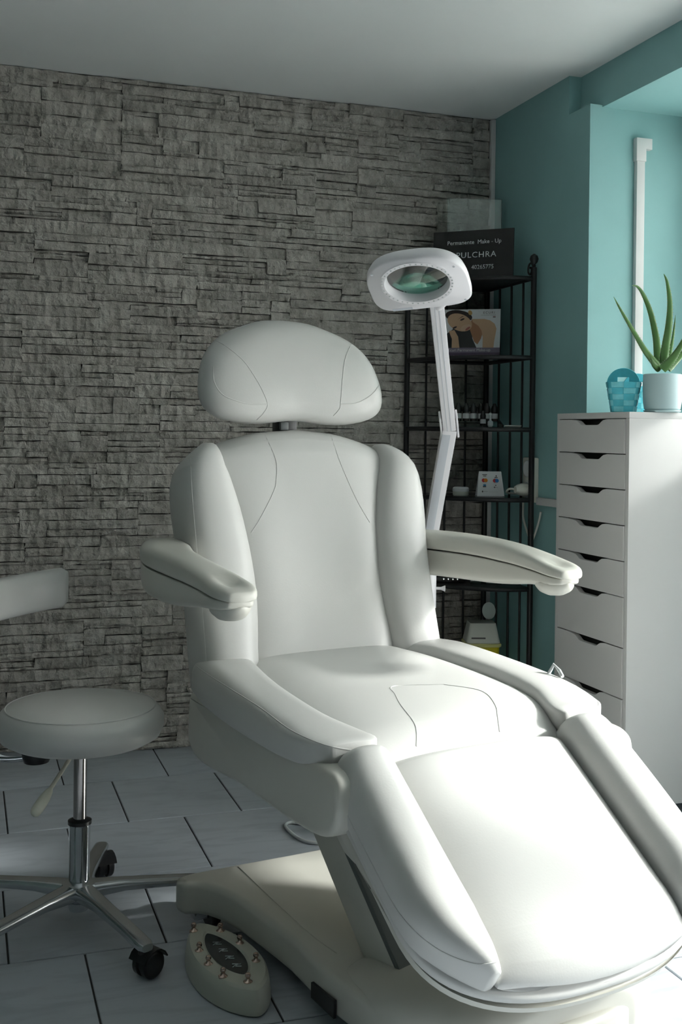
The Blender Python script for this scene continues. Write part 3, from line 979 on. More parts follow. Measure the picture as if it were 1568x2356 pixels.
def bar(name, a, b, w, h, m, parent, side, bev=.003):
    a, b = Vector(a), Vector(b)
    t = (b - a).normalized()
    X = (Vector(side) - t * t.dot(Vector(side))).normalized()
    Y = t.cross(X)
    L = (b - a).length
    return box(name, (w, h, L), (0, 0, L / 2), m, parent, bev, 2, frame(a, X, Y, t))
pA = at(988, 1240, 3.06); pE = at(1033, 985, 2.90); pH = at(1003, 690, 2.66)
camdir = (pA + LB - Vector((0, 0, CAM_H))).normalized()
tube('arm_socket', [Vector((0, 0, .70)), Vector((pA.x * .6, pA.y * .6, .76)), pA], .013, PLASTIC_W, lamp, 14)
la = bar('lower_arm', pA, pE, .038, .034, PLASTIC_W, lamp, rt)
tl = (pE - pA).normalized()
sx = (rt - tl * tl.dot(rt)).normalized(); ny = tl.cross(sx)
if ny.dot(camdir) > 0: ny = -ny
bar('arm_inlay', pA - sx * .0075 + ny * .0165, pE - sx * .0075 + ny * .0165 - tl * .012, .022, .003, PLASTIC_G, la, sx, .0005)
ua = bar('upper_arm', pE, pH, .034, .032, PLASTIC_W, lamp, rt)
tu = (pH - pE).normalized()
sx2 = (rt - tu * tu.dot(rt)).normalized(); ny2 = tu.cross(sx2)
if ny2.dot(camdir) > 0: ny2 = -ny2
for q in (-.006, .004):
    bar('arm_groove', pE + sx2 * q + ny2 * .0155, pH + sx2 * q + ny2 * .0155, .0016, .002, PLASTIC_G, ua, sx2, 0)
for s in (-1, 1):
    prism('elbow_plate', [(p[0], p[1]) for p in rrect(.030, .085, .0148, 5)], s * .0185, s * .024, lambda a, b, d: pE + sx2 * d + tu * (b + .012) - ny2 * a, PLASTIC_W, lamp, .002)
# head
hY = (fw * .84 - up0 * .47 + rt0 * .27).normalized()
_hx = rt0 - up0 * .05
hX = (_hx - hY * hY.dot(_hx)).normalized()
hN = hX.cross(hY)                       # points up/away; lens side is -hN
if hN.z < 0: hN = -hN
hC = at(961, 640, 2.58)
HWD, HLN = .118, .098
def hp(x, y, n): return hC + hX * x + hY * y + hN * n
NSEG = 64
def hl(k, n, dy=0):
    out = []
    for i in range(NSEG):
        f = 2 * PI * i / NSEG
        cs, sn = math.cos(f), math.sin(f)
        p = 5.0 if sn > 0 else 2.9
        x = HWD * k * math.copysign(abs(cs) ** (2 / p), cs)
        y = HLN * k * math.copysign(abs(sn) ** (2 / p), sn)
        if sn < 0: x *= 1 - .10 * abs(sn)
        out.append(hp(x, y, n))
    return out
def hcirc(r, n, cy=-.008): return [hp(r * math.cos(2 * PI * i / NSEG) * 1.0, cy + r * .92 * math.sin(2 * PI * i / NSEG), n) for i in range(NSEG)]
hd = rings('lamp_head', [hcirc(.071, -.010), hcirc(.071, .016), hl(.86, .020), hl(.95, .012), hl(1.0, -.002), hl(1.0, -.014), hl(.965, -.019), hcirc(.090, -.020), hcirc(.087, -.0235), hcirc(.076, -.0235)], PLASTIC_W, lamp, closed=True, angle=50)
lathe('magnifier_lens', [(.001, -.006), (.035, -.005), (.0705, -.001), (.0705, .001), (.035, .005), (.001, .006)], LENS, hd, n=48, mtx=frame(hp(0, -.008, -.002), hX, hY * .93, hN), angle=60)
for i in range(40):
    f = 2 * PI * i / 40
    box('light_diode', (.0035, .0035, .001), (0, 0, 0), LABELW, hd, 0, 1, frame(hp(.0815 * math.cos(f), -.008 + .0815 * .92 * math.sin(f), -.0238), hX, hY, hN))
box('rating_label', (.048, .009, .001), (0, 0, 0), PLASTIC_G, hd, 0, 1, frame(hp(-.055, .088, -.0192), hX, hY, hN))
for x, y in ((-.10, -.06), (.098, -.055), (.103, .082)):
    lathe('screw', [(.003, -.001), (.003, .001), (.0005, .001)], PLASTIC_G, hd, n=10, mtx=frame(hp(x * .95, y * .95, -.0190), hX, hY, hN))
tube('head_joint', [pH - tu * .02, hp(.045, .085, -.004)], .015, PLASTIC_W, lamp, 14)
# mains cable of the lamp
cab = [at(742, 1950, 2.86) + LB, Vector((.878, 2.79, .006)), Vector((.852, 2.83, .005)), Vector((.842, 2.90, .005)), Vector((.846, 2.94, .005)), Vector((.868, 2.955, .005)), Vector((.91, 2.93, .005)), Vector((1.02, 2.93, .005)), Vector((1.14, 2.95, .005))]
cab[0] = Vector((.93, 2.775, .006))
tag(tube('power_cable', smooth_path(cab, 6), .0045, CORD, None, 8), 'thin white power cable looped on the tiles behind the chair', 'cable')

# ================================================================== CORNER SHELF
shelf = empty('corner_shelf', (1.84, 3.766, 0), 'black metal corner shelf with rods and ball finial', 'shelf')
SO = Vector((1.84, 3.766, 0))
RB, RR = .318, .36       # lengths along back wall and right wall
def sp_(x, y, z): return Vector((x, y, z)) - SO
pl_, pr_, pcn = (1.84 - RB, 3.766), (1.84, 3.766 - RR), (1.84, 3.766)
for (x, y), h in ((pl_, 1.66), (pr_, 1.66), (pcn, 1.66)):
    po = tube('post', [sp_(x, y, 0), sp_(x, y, h)], .0098, BLACKM, shelf, 12)
    if (x, y) != pcn:
        lathe('finial', [(.004, 0), (.007, .004), (.005, .010), (.012, .018), (.0155, .029), (.012, .040), (.004, .046), (.0005, .047)], BLACKM, po, c=sp_(x, y, h), n=18)
        dd = (Vector((pcn[0], pcn[1], 0)) - Vector((x, y, 0))).normalized()
        sc = []
        for q in range(22):
            f = q / 21 * 2.6 * PI
            rr = .022 * (1 - .75 * q / 21)
            sc.append(sp_(x, y, 1.655) + dd * (.026 + rr * math.cos(f + PI)) + Vector((0, 0, rr * 1.25 * math.sin(f))))
        tube('scroll', [sp_(x, y, 1.60) + dd * .004, sp_(x, y, 1.63) + dd * .003] + sc, .0034, BLACKM, po, 6)
levels = [1.622, 1.350, 1.103, .862, .556, .115]
for z in levels:
    arc = []
    for q in range(15):
        f = PI / 2 * q / 14
        arc.append(sp_(1.84 - RB * math.cos(f), 3.766 - RR * math.sin(f), z))
    fr = tube('shelf_frame', arc, .008, BLACKM, shelf, 8)
    tube('frame_rail', [sp_(*pl_, z), sp_(*pcn, z)], .0065, BLACKM, fr, 8)
    tube('frame_rail', [sp_(*pr_, z), sp_(*pcn, z)], .0065, BLACKM, fr, 8)
    pts = [(1.84 - (RB - .004) * math.cos(PI / 2 * q / 14), 3.766 - (RR - .004) * math.sin(PI / 2 * q / 14)) for q in range(15)] + [pcn]
    solid = z in (1.622, .556, .115)
    prism('shelf_plate', pts, z + .001, z + .006, lambda a, b, d: sp_(a, b, d), BLACKM if solid else GLASS_SH, shelf)
for x in (1.598, 1.677, 1.757):
    tube('rod', [sp_(x, 3.766, .115), sp_(x, 3.766, 1.622)], .0042, BLACKM, shelf, 8)
for y in (3.661, 3.569, 3.481):
    tube('rod', [sp_(1.84, y, .115), sp_(1.84, y, 1.622)], .0042, BLACKM, shelf, 8)

# --- black sign on the top shelf
def face_frame(cx, cy, cz, yaw, tilt=0.0):
    """X right, Y up on the card, Z towards the viewer; yaw about z: 0 faces -y"""
    X = Vector((math.cos(yaw), math.sin(yaw), 0))
    N = Vector((math.sin(yaw), -math.cos(yaw), 0))
    Yv = (Vector((0, 0, 1)) * math.cos(tilt) - N * math.sin(tilt))
    Nn = X.cross(Yv)
    return frame((cx, cy, cz), X, Yv, Nn)
def world_at(x, y, d):
    return Vector((0, 0, CAM_H)) + (fw + rt * ((x - 784) / FOC) - upv * ((y - 999) / FOC)) * d
zS = levels[0] + .0066
sgn = empty('black_sign', (1.688, 3.575, zS + .0004), 'black rectangular sign with silver lettering standing on the top shelf', 'sign')
SGW, SGH = .295, .178
smx = face_frame(0, 0, 0, rad(-42), rad(3)) 
def sgp(dx, dy, dz=.0035): return smx @ Matrix.Translation((dx, dy + SGH / 2, dz))
box('sign_board', (SGW, SGH, .006), (0, 0, 0), SIGNB, sgn, .0008, 1, sgp(0, 0, 0))
text('lettering', 'Permanente  Make - Up', .0205, sgp(.004, .046), SIGNT, sgn, spacing=1.0)
text('lettering', 'PULCHRA', .0285, sgp(.012, .000), SIGNT, sgn, spacing=1.12, sx=1.08)
text('lettering', '40265775', .0215, sgp(.037, -.044), SIGNT, sgn, spacing=1.0, sx=.95)
acr = tag(box('acrylic_screen', (.20, .315, .004), (0, .1575, 0), ACRYL, None, .0005, 1, face_frame(1.748, 3.69, zS + .0006, rad(-14), 0)), 'clear acrylic sheet standing behind the black sign', 'acrylic sheet')

# --- brochure on the second shelf
zB = levels[1] + .0066
bro = empty('brochure', (1.708, 3.622, zB + .0004), 'brochure with a portrait photo and purple band on the second shelf', 'brochure')
BW, BH = .205, .178
bmx = face_frame(0, 0, 0, rad(-33), rad(6))
def bp(x, y, d=.0012): return bmx @ Vector(((x - .5) * BW, y * BH, d))
box('card', (BW, BH, .0016), (0, 0, 0), PAPER, bro, .0003, 1, bmx @ Matrix.Translation((0, BH / 2, 0)))
SKIN = mat('print_skin', (.62, .40, .25), .5); SKIN2 = mat('print_skin_shade', (.42, .20, .10), .5)
HAIR = mat('print_hair', (.035, .02, .018), .5); DARKP = mat('print_dark', (.02, .02, .022), .5)
PURP = mat('print_purple', (.075, .05, .10), .5); PURP2 = mat('print_lilac', (.20, .16, .23), .5); LIPS = mat('print_lips', (.40, .12, .10), .5)
INK = mat('print_ink', (.10, .09, .09), .5); WHT = mat('print_white', (.70, .70, .72), .5); GOLD = mat('print_gold', (.50, .30, .10), .5)
def ink(name, pts, d, m):
    return link(name, [bp(x, y, d) for x, y in pts], [tuple(range(len(pts)))], m, bro, False)
def ell(cx, cy, a, b, rot=0, n=26):
    c, s = math.cos(rot), math.sin(rot)
    return [(cx + a * math.cos(2 * PI * i / n) * c - b * math.sin(2 * PI * i / n) * s, cy + a * math.cos(2 * PI * i / n) * s + b * math.sin(2 * PI * i / n) * c) for i in range(n)]
ink('printed_top', [(.30, .20), (.46, .52), (.56, .55), (.66, .62), (.90, .45), (.88, .20)], .0010, WHT)
ink('printed_dark', [(.08, .20), (.06, .50), (.2, .62), (.50, .60), (.52, .40), (.60, .20)], .0011, DARKP)
ink('printed_neck', [(.46, .62), (.50, .80), (.62, .74), (.72, .62), (.67, .40), (.61, .28), (.55, .34)], .0012, SKIN2)
ink('printed_shoulder', [(.63, .80), (.72, .80), (.82, .77), (.90, .70), (.935, .60), (.92, .48), (.90, .34), (.89, .20), (.70, .20), (.70, .42), (.675, .56), (.62, .66), (.52, .74), (.50, .80)], .0013, SKIN)
ink('printed_forearm', [(.10, .56), (.20, .58), (.27, .44), (.30, .20), (.16, .20), (.16, .40)], .0012, SKIN)
ink('printed_hair', ell(.27, .86, .24, .125, rad(-10)), .0013, HAIR)
ink('printed_face', ell(.29, .735, .235, .165, rad(-32)), .0014, SKIN)
ink('printed_cheek', ell(.40, .63, .10, .055, rad(25)), .00145, mat('print_skin_light', (.66, .46, .32), .5))
ink('printed_ear', ell(.47, .93, .035, .05, .3), .00142, GOLD)
for cx, cy in ((.335, .795), (.205, .63)):
    ink('printed_eye', ell(cx, cy, .042, .017, rad(28)), .0015, HAIR)
ink('printed_brow', [(.25, .79), (.33, .86), (.37, .87), (.33, .845)], .0015, HAIR)
ink('printed_lips', ell(.435, .605, .055, .022, rad(42)), .0015, LIPS)
ink('printed_band', [(.0, .0), (1, .0), (1, .115), (0, .115)], .0016, PURP)
ink('printed_band', [(.0, .115), (1, .115), (1, .215), (0, .215)], .0016, PURP2)
bmt = lambda x, y: bmx @ Matrix.Translation(((x - .5) * BW, y * BH, .0019))
text('printed_text', 'Ecuri Permanent Make-up', .0145, bmt(.47, .165), WHT, bro, extrude=.0001)
text('printed_text', 'Permanent mooi, blijvend anders', .0085, bmt(.47, .045), PAPER, bro, extrude=.0001)
text('printed_text', 'ECURI', .012, bmt(.80, .925), INK, bro, extrude=.0001, spacing=1.35)
ink('printed_rule', [(.66, .875), (.92, .878), (.92, .882), (.66, .879)], .0016, INK)
for yy in (.825, .842): ink('printed_flag', [(.87, yy), (.915, yy), (.915, yy + .011), (.87, yy + .011)], .0016, LIPS if yy > .83 else INK)

# --- tiered acrylic riser with pigment bottles on the third shelf
z3 = levels[2] + .0066
ris = empty('acrylic_riser', (1.705, 3.56, z3), 'clear stepped acrylic display riser on the middle shelf', 'display riser')
rx = Vector((math.cos(rad(-18)), math.sin(rad(-18)), 0)); ry = Vector((-rx.y, rx.x, 0))
def rp(a, b, z): return rx * a + ry * b + Vector((0, 0, z))
for b0, b1, zt in ((.0, .045, .022), (-.05, 0, .006)):
    prism('step', [(-.084, b0), (.084, b0), (.084, b1), (-.084, b1)], zt - .003, zt, lambda a, b, d: rp(a, b, d), ACRYL, ris)
for s in (-.0855, .0855):
    prism('riser_side', [(-.05, 0), (.045, 0), (.045, .030), (-.05, .010)], s - .0015, s + .0015, lambda a, b, d: rp(d, a, b), ACRYL, ris)
def bottle(name, loc, label, cap, scale=1.0, group='pigment bottles on the riser'):
    b = empty(name, loc, label, 'bottle', 0, group)
    s = scale
    lathe('flask', [(.001, 0), (.0098 * s, 0), (.0105 * s, .002 * s), (.0105 * s, .026 * s), (.008 * s, .030 * s), (.001, .030 * s)], AMBER, b, n=18)
    lathe('label_band', [(.0107 * s, .008 * s), (.0107 * s, .024 * s)], LABELW, b, n=18)
    lathe('bottle_cap', [(.001, .0275 * s), (.0095 * s, .0275 * s), (.0105 * s, .031 * s), (.0105 * s, .038 * s), (.008 * s, .046 * s), (.0055 * s, .049 * s), (.005 * s, .0545 * s), (.001, .0555 * s)], cap, b, n=18)
    return b
def on_riser(px, b, z):
    q = (px - 784) / FOC
    w = rt0 - fw * q
    R0 = ris.location + ry * b
    a = -(R0.dot(w)) / rx.dot(w)
    return ris.location + rp(a, b, z)
names = ['leftmost', 'second from left', 'third from left', 'fourth from left', 'fifth from left', 'rightmost']
for i, px in enumerate((1053, 1071, 1088, 1105, 1119, 1136)):
    loc = on_riser(px, [.022, .022, .020, .033, .016, .022][i], .0224)
    bottle('pigment_bottle', loc, 'black capped pigment bottle, %s of the six in the row' % names[i], BLACKPL, 1.15)
bottle('pigment_bottle', on_riser(1110, -.015, .0064), 'small black capped bottle standing in front of the row', BLACKPL, .95)
pf = on_riser(1127, -.026, .0064)
vb = empty('glass_vial', pf, 'small clear vial with a white tip in front of the bottles', 'bottle')
lathe('vial_body', [(.001, 0), (.009, 0), (.0095, .002), (.0095, .014), (.006, .018), (.001, .018)], LABELW, vb, n=16)
lathe('vial_tip', [(.001, .018), (.004, .018), (.004, .036), (.006, .037), (.005, .044), (.001, .046)], CORD, vb, n=14)
dish = empty('flat_dish', (1.800, 3.470, z3), 'small flat white oval dish at the right of the middle shelf', 'dish')
lathe('dish_body', [(.001, 0), (.018, 0), (.024, .006), (.023, .009), (.018, .006), (.001, .005)], LIDW, dish, n=28, mtx=Matrix.Diagonal((1.35, .8, 1)))

# --- fourth shelf: round box and tent card
z4 = levels[3] + .0066
rb = empty('round_box', (1.665, 3.60, z4), 'round white lidded box on the fourth shelf', 'box')
lathe('box_body', [(.001, 0), (.026, 0), (.028, .003), (.028, .016), (.001, .016)], LIDW, rb, n=32)
lathe('box_lid', [(.0285, .0145), (.0292, .017), (.0285, .026), (.024, .030), (.001, .031)], PAPER, rb, n=32)
tcd = empty('tent_card', (1.752, 3.545, z4 + .0004), 'folded white tent card with payment logos on the fourth shelf', 'card')
CW, CHh = .092, .088
for s in (1, -1):
    mxc = face_frame(0, 0, 0, rad(-14), rad(11) * s)
    off = Vector((math.sin(rad(-14)), -math.cos(rad(-14)), 0)) * (.017 * s)
    mxc = Matrix.Translation(off) @ mxc
    link('card_panel', [mxc @ Vector(p) for p in ((-CW / 2 * 1.06, 0, 0), (CW / 2 * 1.06, 0, 0), (CW / 2 * .86, CHh, 0), (-CW / 2 * .86, CHh, 0), (-CW / 2 * 1.06, 0, -.0008), (CW / 2 * 1.06, 0, -.0008), (CW / 2 * .86, CHh, -.0008), (-CW / 2 * .86, CHh, -.0008))],
         [(0, 1, 2, 3), (7, 6, 5, 4), (0, 4, 5, 1), (1, 5, 6, 2), (2, 6, 7, 3), (3, 7, 4, 0)], PAPER, tcd, False)
    if s == 1: front = mxc
def flat(name, pts, m, d=.0006):
    return link(name, [front @ Vector((x, y, d)) for x, y in pts], [tuple(range(len(pts)))], m, tcd, False)
RED = mat('print_red', (.55, .02, .03), .5); ORG = mat('print_orange', (.75, .25, .01), .5); BLU = mat('print_blue', (.02, .20, .55), .5); CYA = mat('print_cyan', (.05, .28, .55), .5)
flat('card_mark', ell(-.024, .056, .0068, .0068), RED); flat('card_mark', ell(-.0165, .056, .0068, .0068), ORG, .0008)
flat('card_mark', ell(.0155, .055, .0068, .0068), RED); flat('card_mark', ell(.023, .055, .0068, .0068), BLU, .0008)
flat('card_mark', rrect(.010, .010, .001, 2, -.021, .037), CYA); flat('card_mark', rrect(.011, .004, .0005, 2, -.022, .0335), INK, .0009)
flat('card_mark', rrect(.017, .0026, .0003, 2, -.020, .0765), INK); flat('card_mark', rrect(.011, .0026, .0003, 2, -.020, .0715), INK)
flat('card_mark', ell(.021, .072, .0022, .0030), INK); flat('card_mark', rrect(.011, .0032, .0004, 2, .0205, .0665), INK)
flat('card_mark', ell(.0185, .0385, .0022, .0022), INK); flat('card_mark', ell(.014, .0315, .0024, .0024), INK); flat('card_mark', rrect(.010, .0018, .0002, 2, .021, .0315), LABELW)
flat('card_mark', ell(-.029, .0165, .0026, .0032), INK); flat('card_mark', rrect(.014, .0022, .0003, 2, -.018, .017), LABELW); flat('card_mark', rrect(.034, .0008, .0001, 2, .010, .0155), LABELW)

# --- fifth shelf: black case with studs and a clear box
z5 = levels[4] + .0066
cs5 = empty('black_case', (1.63, 3.63, z5), 'flat black case with four shiny studs on the fifth shelf', 'case')
cm = Matrix.Rotation(rad(-20), 4, 'Z')
box('case_body', (.115, .09, .020), (0, 0, .010), BLACKPL, cs5, .004, 2, cm)
box('case_lid', (.120, .012, .050), (0, .035, .060), BLACKPL, cs5, .003, 2, cm @ Matrix.Rotation(rad(-24), 4, 'X'))
for q in range(4):
    lathe('stud', [(.0045, 0), (.0045, .003), (.002, .005), (.0005, .005)], CHROME, cs5, n=12, mtx=cm @ frame((-.015 + q * .016, -.045, .012), (1, 0, 0), (0, 0, 1), (0, -1, 0)))
pk = empty('clear_tray', (1.74, 3.55, z5), 'shallow clear plastic tray beside the black case', 'tray')
for sz, c in (((.11, .07, .002), (0, 0, .001)), ((.002, .07, .022), (-.054, 0, .012)), ((.002, .07, .022), (.054, 0, .012)), ((.106, .002, .022), (0, .034, .012)), ((.106, .002, .022), (0, -.034, .012))):
    box('tray_wall', sz, c, ACRYL, pk, 0, 1, cm)

# --- sharps container on the bottom shelf
z6 = levels[5] + .0066
shp = empty('sharps_container', (1.752, 3.60, z6), 'yellow sharps container with pale lid on the bottom shelf', 'container', rad(-16))
def taper(name, w0, d0, w1, d1, z0, z1, m, r=.012):
    return rings(name, [[Vector((x, y, z)) for x, y in rrect(w, d, r, 4)] for w, d, z in ((w0 * .96, d0 * .96, z0), (w0, d0, z0 + .004), (w1, d1, z1 - .002), (w1 * .97, d1 * .97, z1))], m, shp, angle=35)
taper('bin_body', .095, .085, .118, .105, 0, .222, YEL)
taper('bin_rim', .128, .115, .128, .115, .214, .226, mat('pale_yellow_rim', (.78, .74, .30), .35))
taper('bin_lid', .120, .107, .094, .082, .226, .296, LIDW)
lathe('lid_flap', [(.001, -.002), (.024, -.002), (.024, .002), (.001, .002)], mat('flap_plastic', (.62, .72, .70), .3), shp, n=28, mtx=frame((.032, .03, .330), (1, 0, 0), (0, .25, 1.25), (0, -1, .2)))
box('lid_print', (.05, .001, .008), (-.018, -.0505, .244), INK, shp, 0, 1)
tube('carry_handle', smooth_path([(-.062, -.045, .212), (-.075, -.055, .19), (-.068, -.062, .165), (-.03, -.066, .155), (.0, -.064, .17), (.012, -.06, .205)], 5), .003, YEL, shp, 8)

# ================================================================== SOCKET, PLUG, TRUNKING
sk = empty('wall_socket', (XR, 3.450, .93), 'white double power socket on the teal wall behind the shelf', 'socket')
box('socket_plate', (.019, .085, .155), (-.0105, .0, 0), LIDW, sk, .006)
for zz in (.038, -.036):
    lathe('socket_well', [(.027, 0), (.030, .003), (.027, .005), (.022, .002), (.001, .002)], CORD, sk, n=24, mtx=frame((-.0202, 0, zz), (0, 1, 0), (0, 0, 1), (-1, 0, 0)))
plg = empty('power_plug', (XR - .0255, 3.450, .896), 'white power plug with hanging cord in the wall socket', 'plug')
lathe('plug_body', [(.001, .0), (.021, .0), (.022, .02), (.018, .034), (.012, .044), (.001, .046)], LIDW, plg, n=20, mtx=frame((0, 0, 0), (0, 1, 0), (0, 0, 1), (-1, 0, 0)))
tube('plug_cord', smooth_path([(-.040, .004, 0), (-.056, .016, .002), (-.062, .026, -.006), (-.050, .040, -.014), (-.022, .052, -.016), (.002, .054, -.020), (.0135, .050, -.045), (.014, .048, -.10), (.012, .011, -.15), (.012, -.010, -.174), (.012, -.032, -.165), (.012, -.066, -.11), (.012, -.082, -.072)], 5), .0038, LIDW, plg, 8)
tr = tag(box2('trim_3', (XR - .016, 3.10, .846), (XR - .0005, 3.40, .872), TRIMW, bev=.002), 'white cable trunking along the teal wall', kind='structure')

# conduit on the reveal
cd = empty('wall_conduit', (2.03, RVY, 1.15), 'white vertical cable conduit with elbow on the window reveal', 'conduit')
box2('conduit_channel', (.004, -.018, .006), (.034, -.0005, .855), TRIMW, cd, .002)
prism('conduit_elbow', [(.0, .82), (.036, .82), (.036, .86), (.058, .86), (.058, .895), (.0, .895)], -.022, -.0005, lambda a, b, d: (a, d, b), TRIMW, cd, .002)
# light plate at the left picture edge
ls = tag(box2('wall_switch', (.03, YB - .024, 1.005), (.104, YB - .012, 1.068), TRIMW, bev=.004), 'white switch plate on the stone wall at the left picture edge', 'switch')

# ================================================================== DRAWER CABINET
CX, CY0, CY1, CZ0, CZT = 1.759, 2.692, 3.092, .040, 1.153
CD = .435
cabn = empty('drawer_cabinet', (CX + CD / 2, (CY0 + CY1) / 2, 0), 'tall white drawer cabinet standing in the window niche', 'cabinet')
CXo, CYo = CX + CD / 2, (CY0 + CY1) / 2
def cbox(n, lo, hi, m, par=cabn, bev=.0012):
    return box2(n, (lo[0] - CXo, lo[1] - CYo, lo[2]), (hi[0] - CXo, hi[1] - CYo, hi[2]), m, par, bev)
th = .0165
cbox('top_panel', (CX, CY0, CZT - .018), (CX + CD, CY1, CZT), CAB)
cbox('side_panel', (CX, CY0, CZ0), (CX + CD, CY0 + th, CZT - .018), CAB)
cbox('side_panel', (CX, CY1 - th, CZ0), (CX + CD, CY1, CZT - .018), CAB)
cbox('back_panel', (CX + CD - .01, CY0 + th, CZ0), (CX + CD, CY1 - th, CZT - .018), CAB)
cbox('bottom_panel', (CX, CY0 + th, CZ0), (CX + CD - .01, CY1 - th, CZ0 + .016), CAB)
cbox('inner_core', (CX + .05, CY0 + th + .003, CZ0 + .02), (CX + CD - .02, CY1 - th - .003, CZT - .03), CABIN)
for fx, fy in ((CX + .04, CY0 + .04), (CX + CD - .04, CY0 + .04), (CX + .04, CY1 - .04), (CX + CD - .04, CY1 - .04)):
    lathe('foot', [(.001, 0), (.018, 0), (.016, CZ0), (.001, CZ0)], DARKPL, cabn, c=(fx - CXo, fy - CYo, 0), n=16)
dh = [.1008] * 5 + [.1435] * 4
zt = CZT - .0185
random.seed(4)
dw = (CY1 - CY0) - 2 * th - .004
for i, h in enumerate(dh):
    top, bot = zt - .0015, zt - h + .0012
    if i == 8: bot = max(bot, CZ0 + .018)
    zt -= h
    y0, y1 = -dw / 2, dw / 2
    hh = .0165
    cut = [(.135, 0), (.095, -.003), (.082, -.008), (.070, -hh + .002), (.062, -hh), (-.030, -hh), (-.040, -hh + .002), (-.052, -.008), (-.064, -.003), (-.085, 0)]
    outl2 = [(y0, bot), (y1, bot), (y1, top)] + [(y * .92 - .01, top + dz) for y, dz in cut] + [(y0, top)]
    pro = [.004, .001, .0012, .003, .003, .001, .003, .0035, .001][i]
    dr = prism('drawer', outl2, CX - pro - CXo, CX - pro + .017 - CXo, lambda a, b, d: (d, a, b), CAB, cabn, .0008, 1)
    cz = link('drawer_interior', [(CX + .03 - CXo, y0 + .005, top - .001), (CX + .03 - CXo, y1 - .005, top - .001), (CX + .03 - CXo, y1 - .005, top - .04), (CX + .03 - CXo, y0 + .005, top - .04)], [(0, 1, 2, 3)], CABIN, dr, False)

# --- things on the cabinet
def woven(name, loc, label, s=1.0, rz=0.0):
    b = empty(name, loc, label, 'basket', rz, 'turquoise woven baskets')
    n_, rows = 12, 5
    Ht = .075 * s
    def rr(z): return (.030 + .012 * z / Ht) * s
    loops = []
    def ring_at(z, k=1.0):
        out = []
        for i in range(48):
            f = 2 * PI * i / 48
            p = 4.0
            cs, sn = math.cos(f), math.sin(f)
            out.append(Vector((rr(z) * k * math.copysign(abs(cs) ** (2 / p), cs), .8 * rr(z) * k * math.copysign(abs(sn) ** (2 / p), sn), z)))
        return out
    rings('basket_wall', [ring_at(0, .5), ring_at(.001), ring_at(Ht), ring_at(Ht, .93), ring_at(.006, .93), ring_at(.006, .5)], BASKET, b)
    for j in range(rows):
        z0, z1 = Ht * j / rows, Ht * (j + 1) / rows
        for i in range(12):
            if (i + j) % 2: continue
            a0, a1 = 4 * i, 4 * i + 4
            V = []
            for z, k in ((z0 + .0008, 1.0), (z0 + .0012, 1.045), (z1 - .0012, 1.045), (z1 - .0008, 1.0)):
                l = ring_at(z, k)
                V += [l[q % 48] for q in range(a0, a1 + 1)]
            F = []
            for y in range(3):
                for x in range(4):
                    F.append((y * 5 + x, y * 5 + x + 1, (y + 1) * 5 + x + 1, (y + 1) * 5 + x))
            link('weave_strip', V, F, BASKET2, b, False)
    # round flap with a slot behind the basket
    R = .041 * s
    o = [(R * math.cos(rad(a)), R * math.sin(rad(a))) for a in range(0, 181, 10)]
    inner = [(.014 * s, .004), (.014 * s, .018 * s), (-.014 * s, .018 * s), (-.014 * s, .004)]
    poly = [(-R, 0)] + [(-.014 * s, 0), (-.014 * s, .018 * s), (.014 * s, .018 * s), (.014 * s, 0)] + [(R, 0)] + o[1:-1]
    prism('basket_flap', poly, -.003, .003, lambda a, c, d: (a, .034 * s + d, Ht - .004 + c), BASKET, b, .001, 1)
    return b
p1 = world_at(1433, 944, 3.22)
woven('woven_basket', (p1.x, p1.y, CZT + .0005), 'small turquoise woven basket with round flap at the left of the flowerpot', 1.16, rad(-32))
p2 = world_at(1500, 942, 3.42)
woven('woven_basket', (min(p2.x, 2.0), 3.005, CZT + .0005), 'turquoise woven basket mostly hidden behind the flowerpot', 1.16, rad(-25))
pp = world_at(1522, 943, 3.18)
pot = empty('flower_pot', (pp.x, pp.y, CZT + .0005), 'pale blue round ceramic flowerpot on the white cabinet', 'flowerpot')
lathe('pot_body', [(.001, .004), (.044, .004), (.050, .010), (.0535, .03), (.0545, .07), (.0535, .107), (.0520, .109), (.050, .107), (.050, .098), (.001, .098)], POT, pot, n=48)
lathe('saucer', [(.001, 0), (.047, 0), (.052, .004), (.0515, .006), (.046, .003), (.001, .003)], POT, pot, n=40)
plant = empty('aloe_plant', (pp.x, pp.y, CZT + .098), 'green aloe plant with spiky leaves in the pale blue pot', 'plant')
lathe('soil', [(.001, .001), (.0485, .001), (.0485, .002), (.03, .006), (.001, .008)], SOIL, plant, n=28)
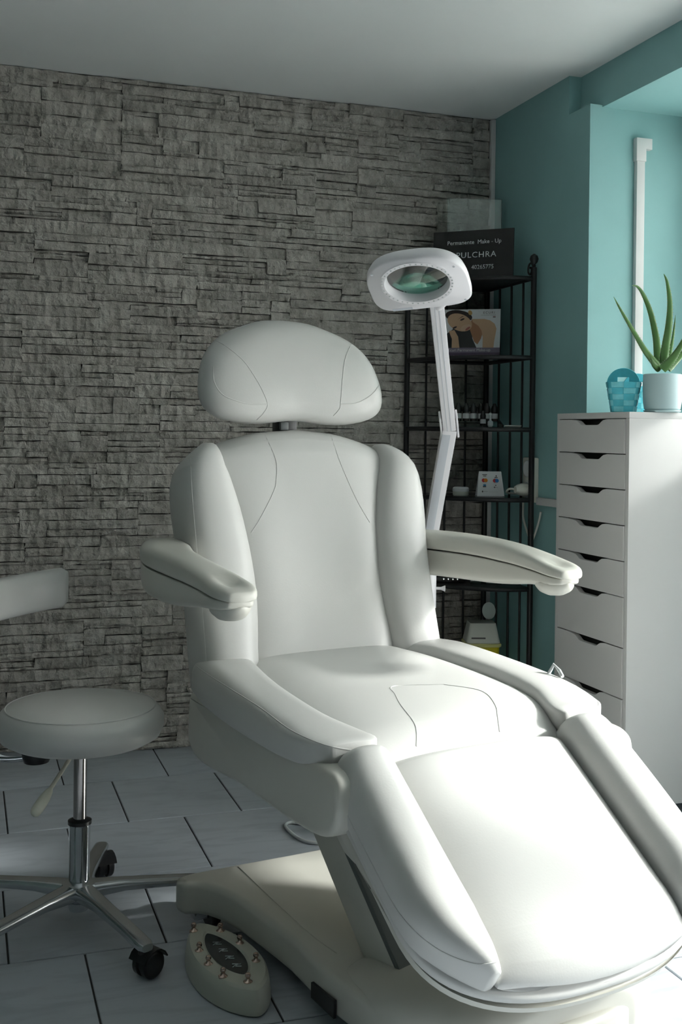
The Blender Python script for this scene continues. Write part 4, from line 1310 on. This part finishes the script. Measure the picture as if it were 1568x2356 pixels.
def leaf(pts, w, thick, side=None):
    """pts: pixels (x, y, depth offset) traced along the leaf, base first"""
    P3 = [world_at(x, y, 3.18 + d) - plant.location for x, y, d in pts]
    path = smooth_path(P3, 7)
    n = len(path)
    loops = []
    view = (plant.location - Vector((0, 0, CAM_H))).normalized()
    for i, p in enumerate(path):
        t = (path[min(i + 1, n - 1)] - path[max(i - 1, 0)]).normalized()
        X = t.cross(view).normalized() if side is None else (Vector(side) - t * t.dot(Vector(side))).normalized()
        Y = t.cross(X)
        f = i / (n - 1)
        ww = max(.0006, w * (1 - f) ** .75 * (1 if f > .12 else .85 + f))
        tt = max(.0005, thick * (1 - f) ** .7)
        lp = []
        for q in range(12):
            a = 2 * PI * q / 12
            yy = math.sin(a) * tt * (1.0 if math.sin(a) > 0 else .35)
            lp.append(p + X * math.cos(a) * ww + Y * yy)
        loops.append(lp)
    lf_ = rings('leaf', loops, ALOE, plant, angle=60)
    # marginal teeth joined to the leaf edge
    VV, FF = [], []
    for i in range(2, n - 4, 1):
        for sgn_ in (0, 6):
            a = loops[i][sgn_]; b = loops[i + 1][sgn_]
            outd = (a - path[i]).normalized()
            k = len(VV)
            VV += [a.lerp(b, .25), a.lerp(b, .75), a.lerp(b, .6) + outd * .0022, a.lerp(b, .5) - outd * .001]
            FF += [(k, k + 1, k + 2), (k, k + 2, k + 3), (k + 1, k + 3, k + 2)]
    link('leaf_teeth', VV, FF, LIDW, lf_, False)
leaf([(1517, 848, 0), (1503, 832, -.01), (1482, 805, -.02), (1458, 765, -.03), (1430, 718, -.04), (1411, 683, -.045)], .0115, .006)
leaf([(1516, 848, .02), (1512, 815, .03), (1508, 775, .035), (1496, 720, .035), (1480, 680, .03), (1466, 660, .02), (1453, 657, .01)], .0125, .006)
leaf([(1523, 850, .0), (1530, 800, .0), (1538, 745, .0), (1540, 695, -.005), (1534, 650, -.01), (1526, 630, -.012)], .0135, .007)
leaf([(1530, 850, .04), (1540, 815, .05), (1548, 770, .06), (1553, 725, .065)], .0075, .005)
leaf([(1522, 850, -.02), (1545, 826, -.03), (1568, 790, -.045), (1592, 735, -.06)], .0145, .007)
leaf([(1535, 850, -.01), (1556, 828, .0), (1580, 800, .0), (1610, 770, .0)], .012, .006)
leaf([(1516, 850, -.01), (1503, 838, -.025), (1497, 822, -.035)], .011, .006)
